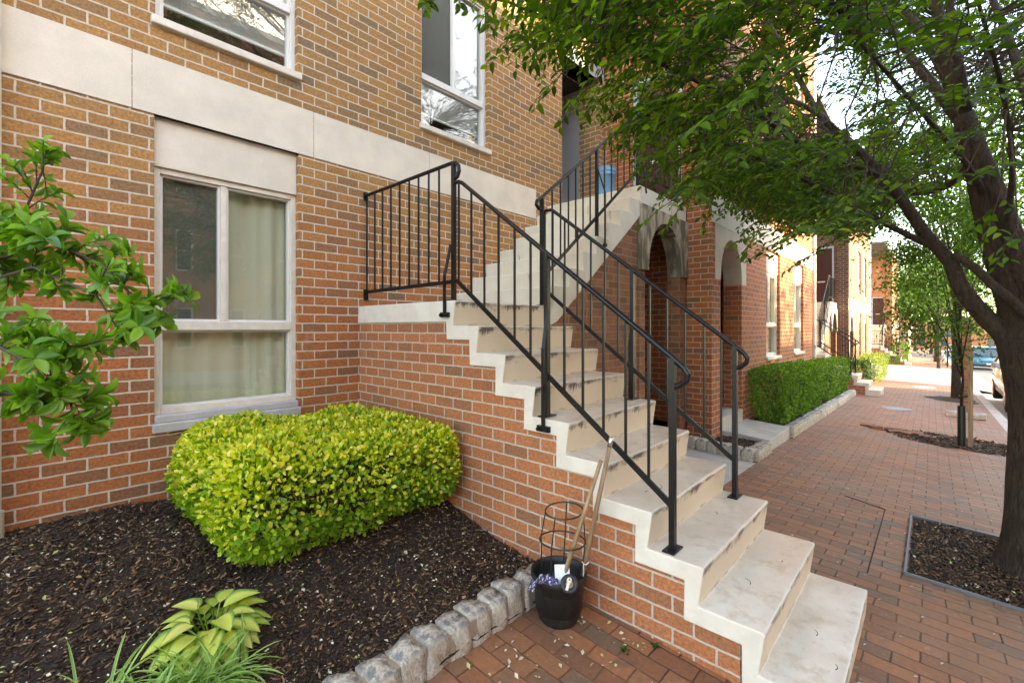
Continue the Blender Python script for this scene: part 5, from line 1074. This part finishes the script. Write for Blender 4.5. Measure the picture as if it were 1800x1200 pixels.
# mulch strip of the young tree, pit of the next, lifted pavers
def patch(name, cx_, cy_, rx, ry, n=26, seed=1):
    rs = random.Random(seed); m = MB(); ring_ = []
    for i in range(n):
        a = 2*math.pi*i/n; k = 1+rs.uniform(-.18, .18); x, y = cx_+rx*k*math.cos(a), cy_+ry*k*math.sin(a); ring_.append((x, y, gz(x, y)+.004))
    m.add([(cx_, cy_, gz(cx_, cy_)+.02)]+ring_, [(0, 1+i, 1+(i+1) % n) for i in range(n)]); tag(m.build(name, M['soil']), kind='structure')
patch('tree_pit', 9.85, -.3, .62, .62); patch('tree_pit', 17.4, -.4, .9, .5, seed=4); patch('tree_pit', 10.15, .42, .22, .42, seed=6)
P = scatter(1300, 9.3, 10.45, -.95, .7, lambda a, b: gz(a, b)+.012); k = ((P[:, 0]-9.87)/.62)**2+((P[:, 1]+.3)/.85)**2 < 1; P = P[k]; D, N = flat(len(P), .4); L = rng.uniform(.02, .06, len(P)); tag(leaves('bark_mulch', P, D, N, L, L*.3, (TC, FC), M['chip']), 'brown mulch round the foot of the young staked tree', 'mulch', kind='stuff')
for i in range(7):
    x, y = 10.05+random.uniform(-.2, .15), .85-i*.13+random.uniform(-.02, .02); m = MB(); m.box(-.05, .05, -.1, .1, -.02, .035); o = m.build('loose_brick', M['paver'], bevel=.006); o.location = (x, y, gz(x, y)+.004); o.rotation_euler = (random.uniform(-.2, .2), random.uniform(-.25, .25), random.uniform(-.5, .5)); tag(o, ordw(i)+' loose lifted paving brick, counted from the house side, by the young tree', 'brick', 'loose bricks by the young tree')

# ------------------------------------------------------------------ street furniture
root = thing('brown_post', (13.5, -.5, gz(13.5, -.5)), "square brown post on a flat dark base behind the young tree", 'post')
m = MB(); z0 = gz(13.5, -.5); m.box(13.36, 13.64, -.82, -.22, z0, z0+.11); m.build('base', M['granite'], root, bevel=.01)
m = MB(); m.box(13.43, 13.57, -.60, -.46, z0+.11, z0+2.0); m.build('post', M['brick_dark'], root, bevel=.005)
def cover(x, y, r_, mat, label):
    m = MB(); z = gz(x, y); m.lathe((x, y, z+.004), [(.001, .006), (r_*.9, .006), (r_*.92, .003), (r_*.95, .006), (r_, 0)], 32); o = m.build('utility_cover', mat); tag(o, label, 'cover')
cover(13.4, .62, .30, M['cover'], "round grey metal utility cover in the brick pavement by the second staircase")
cover(20.96, .23, .33, M['coverw'], "round white cover in the brick pavement just before the driveway")
m = MB()
for i in range(8): m.box(15.2+i*.11, 15.26+i*.11, -1.52, -1.2, road_z(15.5)+.006, road_z(15.5)+.012)
tag(m.build('storm_drain', M['cover']), "dark slotted storm drain in the gutter near the white car", 'drain')
for i, (x, y, lab) in enumerate([(41.2, -.75, "thin dark sign post near the slim street tree"), (57.5, -.6, "thin dark post farther along the kerb")]):
    m = MB(); z0 = gz(x, y); m.tube([(x, y, z0), (x, y, z0+2.4)], .04, 8); r_ = thing('sign_post', (x, y, z0), lab, 'post'); m.build('pole', M['iron'], r_); m = MB(); m.box(x-.02, x+.02, y-.18, y+.18, z0+1.95, z0+2.4); m.build('sign_plate', M['steel'], r_)
x, y = 86., .1; z0 = gz(x, y); root = thing('street_lamp', (x, y, z0), "black street lamp far down the pavement", 'lamp'); m = MB(); m.lathe((x, y, z0), [(.2, 0), (.2, .5), (.1, .7), (.07, 4.2)], 12); m.build('post', M['iron'], root); m = MB(); m.lathe((x, y, z0), [(.08, 4.2), (.25, 4.5), (.2, 4.9), (.02, 5.1)], 12); m.build('lantern', M['lamp_glass'], root)
# tan garden wall beyond the last house
m = MB(); m.box(52.5, 60, 1.5, 2.0, -2.5, 1.6); m.box(52.3, 60.1, 1.4, 2.05, 1.6, 1.8); o = m.build('garden_wall', M['arch_clean']); tag(o, "tan block garden wall beyond the farthest row house", 'wall')

# ------------------------------------------------------------------ cars
def car(x, y, heading, paintm, label, L=4.5, W=1.8, H=1.45, suv=False):
    """heading +1: nose towards -x (towards the camera)"""
    zb_ = road_z(x); root = thing('parked_car', (x, y, zb_), label, 'car', 'cars parked along the kerb')
    def T(a, b, c_): return (x+(a if heading > 0 else -a), y+b, zb_+c_)
    nose = .92 if suv else .72; belt = 1.05 if suv else .88
    # sections along length: a, half width, bottom, top
    sec = [(0, .62, .35, .52), (.04, .74, .24, .62), (.14, .82, .20, nose-.06), (.4, .88, .19, nose), (1.05, .90, .19, nose+.08), (1.35, .90, .19, belt), (2.3, .90, .19, belt+.02), (3.3, .90, .19, belt+.03), (L-.35, .88, .19, belt+.02), (L-.1, .82, .24, belt-.06), (L, .7, .38, belt-.3)]
    m = MB(); ns = 12; V = []
    for a, hw, b0, t0 in sec:
        hw *= W/1.8
        for th in np.linspace(-math.pi/2, 1.5*math.pi, ns, endpoint=False):
            c_, s_ = math.cos(th), math.sin(th); V.append(T(a, hw*math.copysign(abs(c_)**.35, c_), (b0+t0)/2+(t0-b0)/2*math.copysign(abs(s_)**.5, s_)))
    F = [(i*ns+j, i*ns+(j+1) % ns, (i+1)*ns+(j+1) % ns, (i+1)*ns+j) for i in range(len(sec)-1) for j in range(ns)]+[tuple(range(ns)), tuple(range((len(sec)-1)*ns, len(sec)*ns))]
    m.add(V, F); m.build('body', paintm, root, smooth=True)
    c0, c1, c2, c3 = (1.15, 1.95, L-.95, L-.2) if not suv else (1.05, 1.7, L-.6, L-.12)
    def cab(m, shr, z0, z1):
        hb, ht = .80*W/1.8-shr, .62*W/1.8-shr
        m.add([T(c0, -hb, z0), T(c0, hb, z0), T(c3, hb, z0), T(c3, -hb, z0), T(c1, -ht, z1), T(c1, ht, z1), T(c2, ht, z1), T(c2, -ht, z1)], [(0, 1, 5, 4), (1, 2, 6, 5), (2, 3, 7, 6), (3, 0, 4, 7), (4, 5, 6, 7)])
    m = MB(); cab(m, 0, belt-.03, H-.06); m.build('windows', M['car_glass'], root, bevel=.03)
    m = MB(); ht = .62*W/1.8; m.box(*sorted((T(c1-.05, 0, 0)[0], T(c2+.05, 0, 0)[0])), y-ht-.01, y+ht+.01, zb_+H-.07, zb_+H); m.build('roof', paintm, root, bevel=.03)
    m = MB()
    for s_ in (-1, 1):
        for (a, at2) in ((c0, c1), ((c1+c2)/2, (c1+c2)/2), (c3, c2)): m.bar(T(a, s_*(.805*W/1.8), belt-.03), T(at2, s_*(.625*W/1.8), H-.05), .05, .03)
    m.build('pillars', paintm, root)
    for s_ in (-1, 1):
        for a in (.82, L-.85):
            m = MB(); c_ = T(a, s_*(W/2-.12), .33); m.lathe(c_, [(.001, -.11), (.24, -.11), (.32, -.09), (.335, 0), (.32, .09), (.24, .11), (.001, .11)], 20, axis='y'); wh = m.build('wheel', M['rubber'], root, smooth=True)
            m = MB(); m.lathe((c_[0], c_[1]+s_*.10, c_[2]), [(.001, s_*.015), (.06, s_*.02), (.2, s_*.012), (.22, 0)], 16, axis='y'); m.build('rim', M['chrome'], wh)
        m = MB(); c_ = T(.10, s_*.62*W/1.8, nose-.19); m.bar(T(.05, s_*.5*W/1.8, nose-.2), T(.30, s_*.80*W/1.8, nose-.12), .10, .14); m.build('headlight', M['lamp_glass'], root, bevel=.02)
        m = MB(); m.bar(T(.28, s_*.80*W/1.8, nose-.14), T(.42, s_*.865*W/1.8, nose-.11), .05, .08); m.build('turn_signal', M['amber'], root)
        m = MB(); m.bar(T(1.5, s_*(W/2-.03), belt+.06), T(1.5, s_*(W/2+.17), belt+.09), .10, .15); m.build('mirror', paintm, root, bevel=.03)
    m = MB(); m.bar(T(.03, -.42, .48 if not suv else .6), T(.03, .42, .48 if not suv else .6), .06, .14 if not suv else .22); m.bar(T(.04, -.6, .3), T(.04, .6, .3), .06, .1); m.build('grille', M['plastic'], root)
    m = MB(); m.bar(T(-.012, -.15, .4), T(-.012, .15, .4), .01, .11); m.build('number_plate', M['paper'], root)
    return root
car(15.75, -2.24, 1, M['car_white'], "silver white sport utility car parked at the kerb, mostly behind the nearest tree", L=4.7, W=1.86, H=1.68, suv=True)
car(42.6, -2.75, 1, M['car_blue'], "blue green car facing the camera beyond the driveway", L=4.6, W=1.85, H=1.42)
car(49.5, -2.7, 1, M['car_dark'], "dark car parked right behind the blue green car", L=4.5)
car(78, -8., -1, M['car_red'], "small red car far away on the opposite side of the road"); car(70, -8., -1, M['car_white'], "pale car far away in front of the red car"); car(95, -2.6, 1, M['car_white'], "pale car far off along the near kerb")

# ------------------------------------------------------------------ the other side of the street and the far end
def block(x0, x1, y0, y1, h, mat, label, face='y+', nw=5, nf=3, name='brick_building'):
    zb_ = road_z((x0+x1)/2)-.5; root = thing(name, ((x0+x1)/2, (y0+y1)/2, zb_), label, 'building'); m = MB(); 
    yf_ = y1 if face == 'y+' else y0
    if face == 'y+':
        ws = [(x0+(x1-x0)*(i+.3)/nw, x0+(x1-x0)*(i+.62)/nw, zb_+1.6+k*3., zb_+3.2+k*3.) for i in range(nw) for k in range(nf)]
        m.wall('y', y1, x0, x1, zb_, zb_+h, ws, .25, side=1); m.box(x0, x1, y0, y0+.2, zb_, zb_+h); m.box(x0, x0+.2, y0+.2, y1-.25, zb_, zb_+h); m.box(x1-.2, x1, y0+.2, y1-.25, zb_, zb_+h)
        m.build('wall', M[mat], root)
        for a, b_, c_, d_ in ws:
            f = MB(); f.box(a, b_, y1-.2, y1-.12, c_, c_+.07); f.box(a, b_, y1-.2, y1-.12, d_-.07, d_); f.box(a, a+.07, y1-.2, y1-.12, c_+.07, d_-.07); f.box(b_-.07, b_, y1-.2, y1-.12, c_+.07, d_-.07); f.box(a, b_, y1-.2, y1-.12, (c_+d_)/2-.03, (c_+d_)/2+.03); w_ = f.build('window', M['white'], root)
            g_ = MB(); g_.box(a+.07, b_-.07, y1-.19, y1-.17, c_+.07, d_-.07); g_.build('pane', M['car_glass'], w_)
    else:
        ys2 = [(y0+(y1-y0)*(i+.3)/nw, y0+(y1-y0)*(i+.62)/nw, zb_+1.6+k*3., zb_+3.2+k*3.) for i in range(nw) for k in range(nf)]
        m.wall('x', x0, y0, y1, zb_, zb_+h, ys2, .25, side=-1); m.box(x1-.2, x1, y0, y1, zb_, zb_+h); m.box(x0+.25, x1-.2, y0, y0+.2, zb_, zb_+h); m.box(x0+.25, x1-.2, y1-.2, y1, zb_, zb_+h); m.build('wall', M[mat], root)
        for a, b_, c_, d_ in ys2:
            g_ = MB(); g_.box(x0+.15, x0+.2, a, b_, c_, d_); g_.build('window', M['car_glass'], root)
    m = MB(); m.box(x0-.1, x1+.1, y0-.1, y1+.1, zb_+h, zb_+h+.25); m.build('roof', M['band'], root)
block(-26, 3, -24, -13.2, 11.0, 'brick_red', "unseen red brick building added across the street from the mulch bed to block the sun")  # unseen, part of the row put in opposite to block the sun
block(3.4, 12.6, -24, -13.2, 14.9, 'brick_orange', "unseen orange brick building added across the street from the near tree to block the sun")  # unseen, height and end set to keep sun off the near house
block(13, 21.5, -24, -13.2, 10.0, "brick_red", "lower unseen red brick building added across the street to shade the pavement, outside the picture on the right", nw=3)  # unseen, added to shade the pavement and the lower house wall
block(64, 92, -24, -13.5, 9, 'brick_red', "long brick building across the street in the distance", nw=8)
block(100, 112, 3, 16, 8, 'brick_orange', "orange brick building at the far left end of the street", face='x', nw=4)
block(165, 175, -30, 30, 9, 'brick_red', "wide red brick building closing the far end of the street", face='x', nw=14)
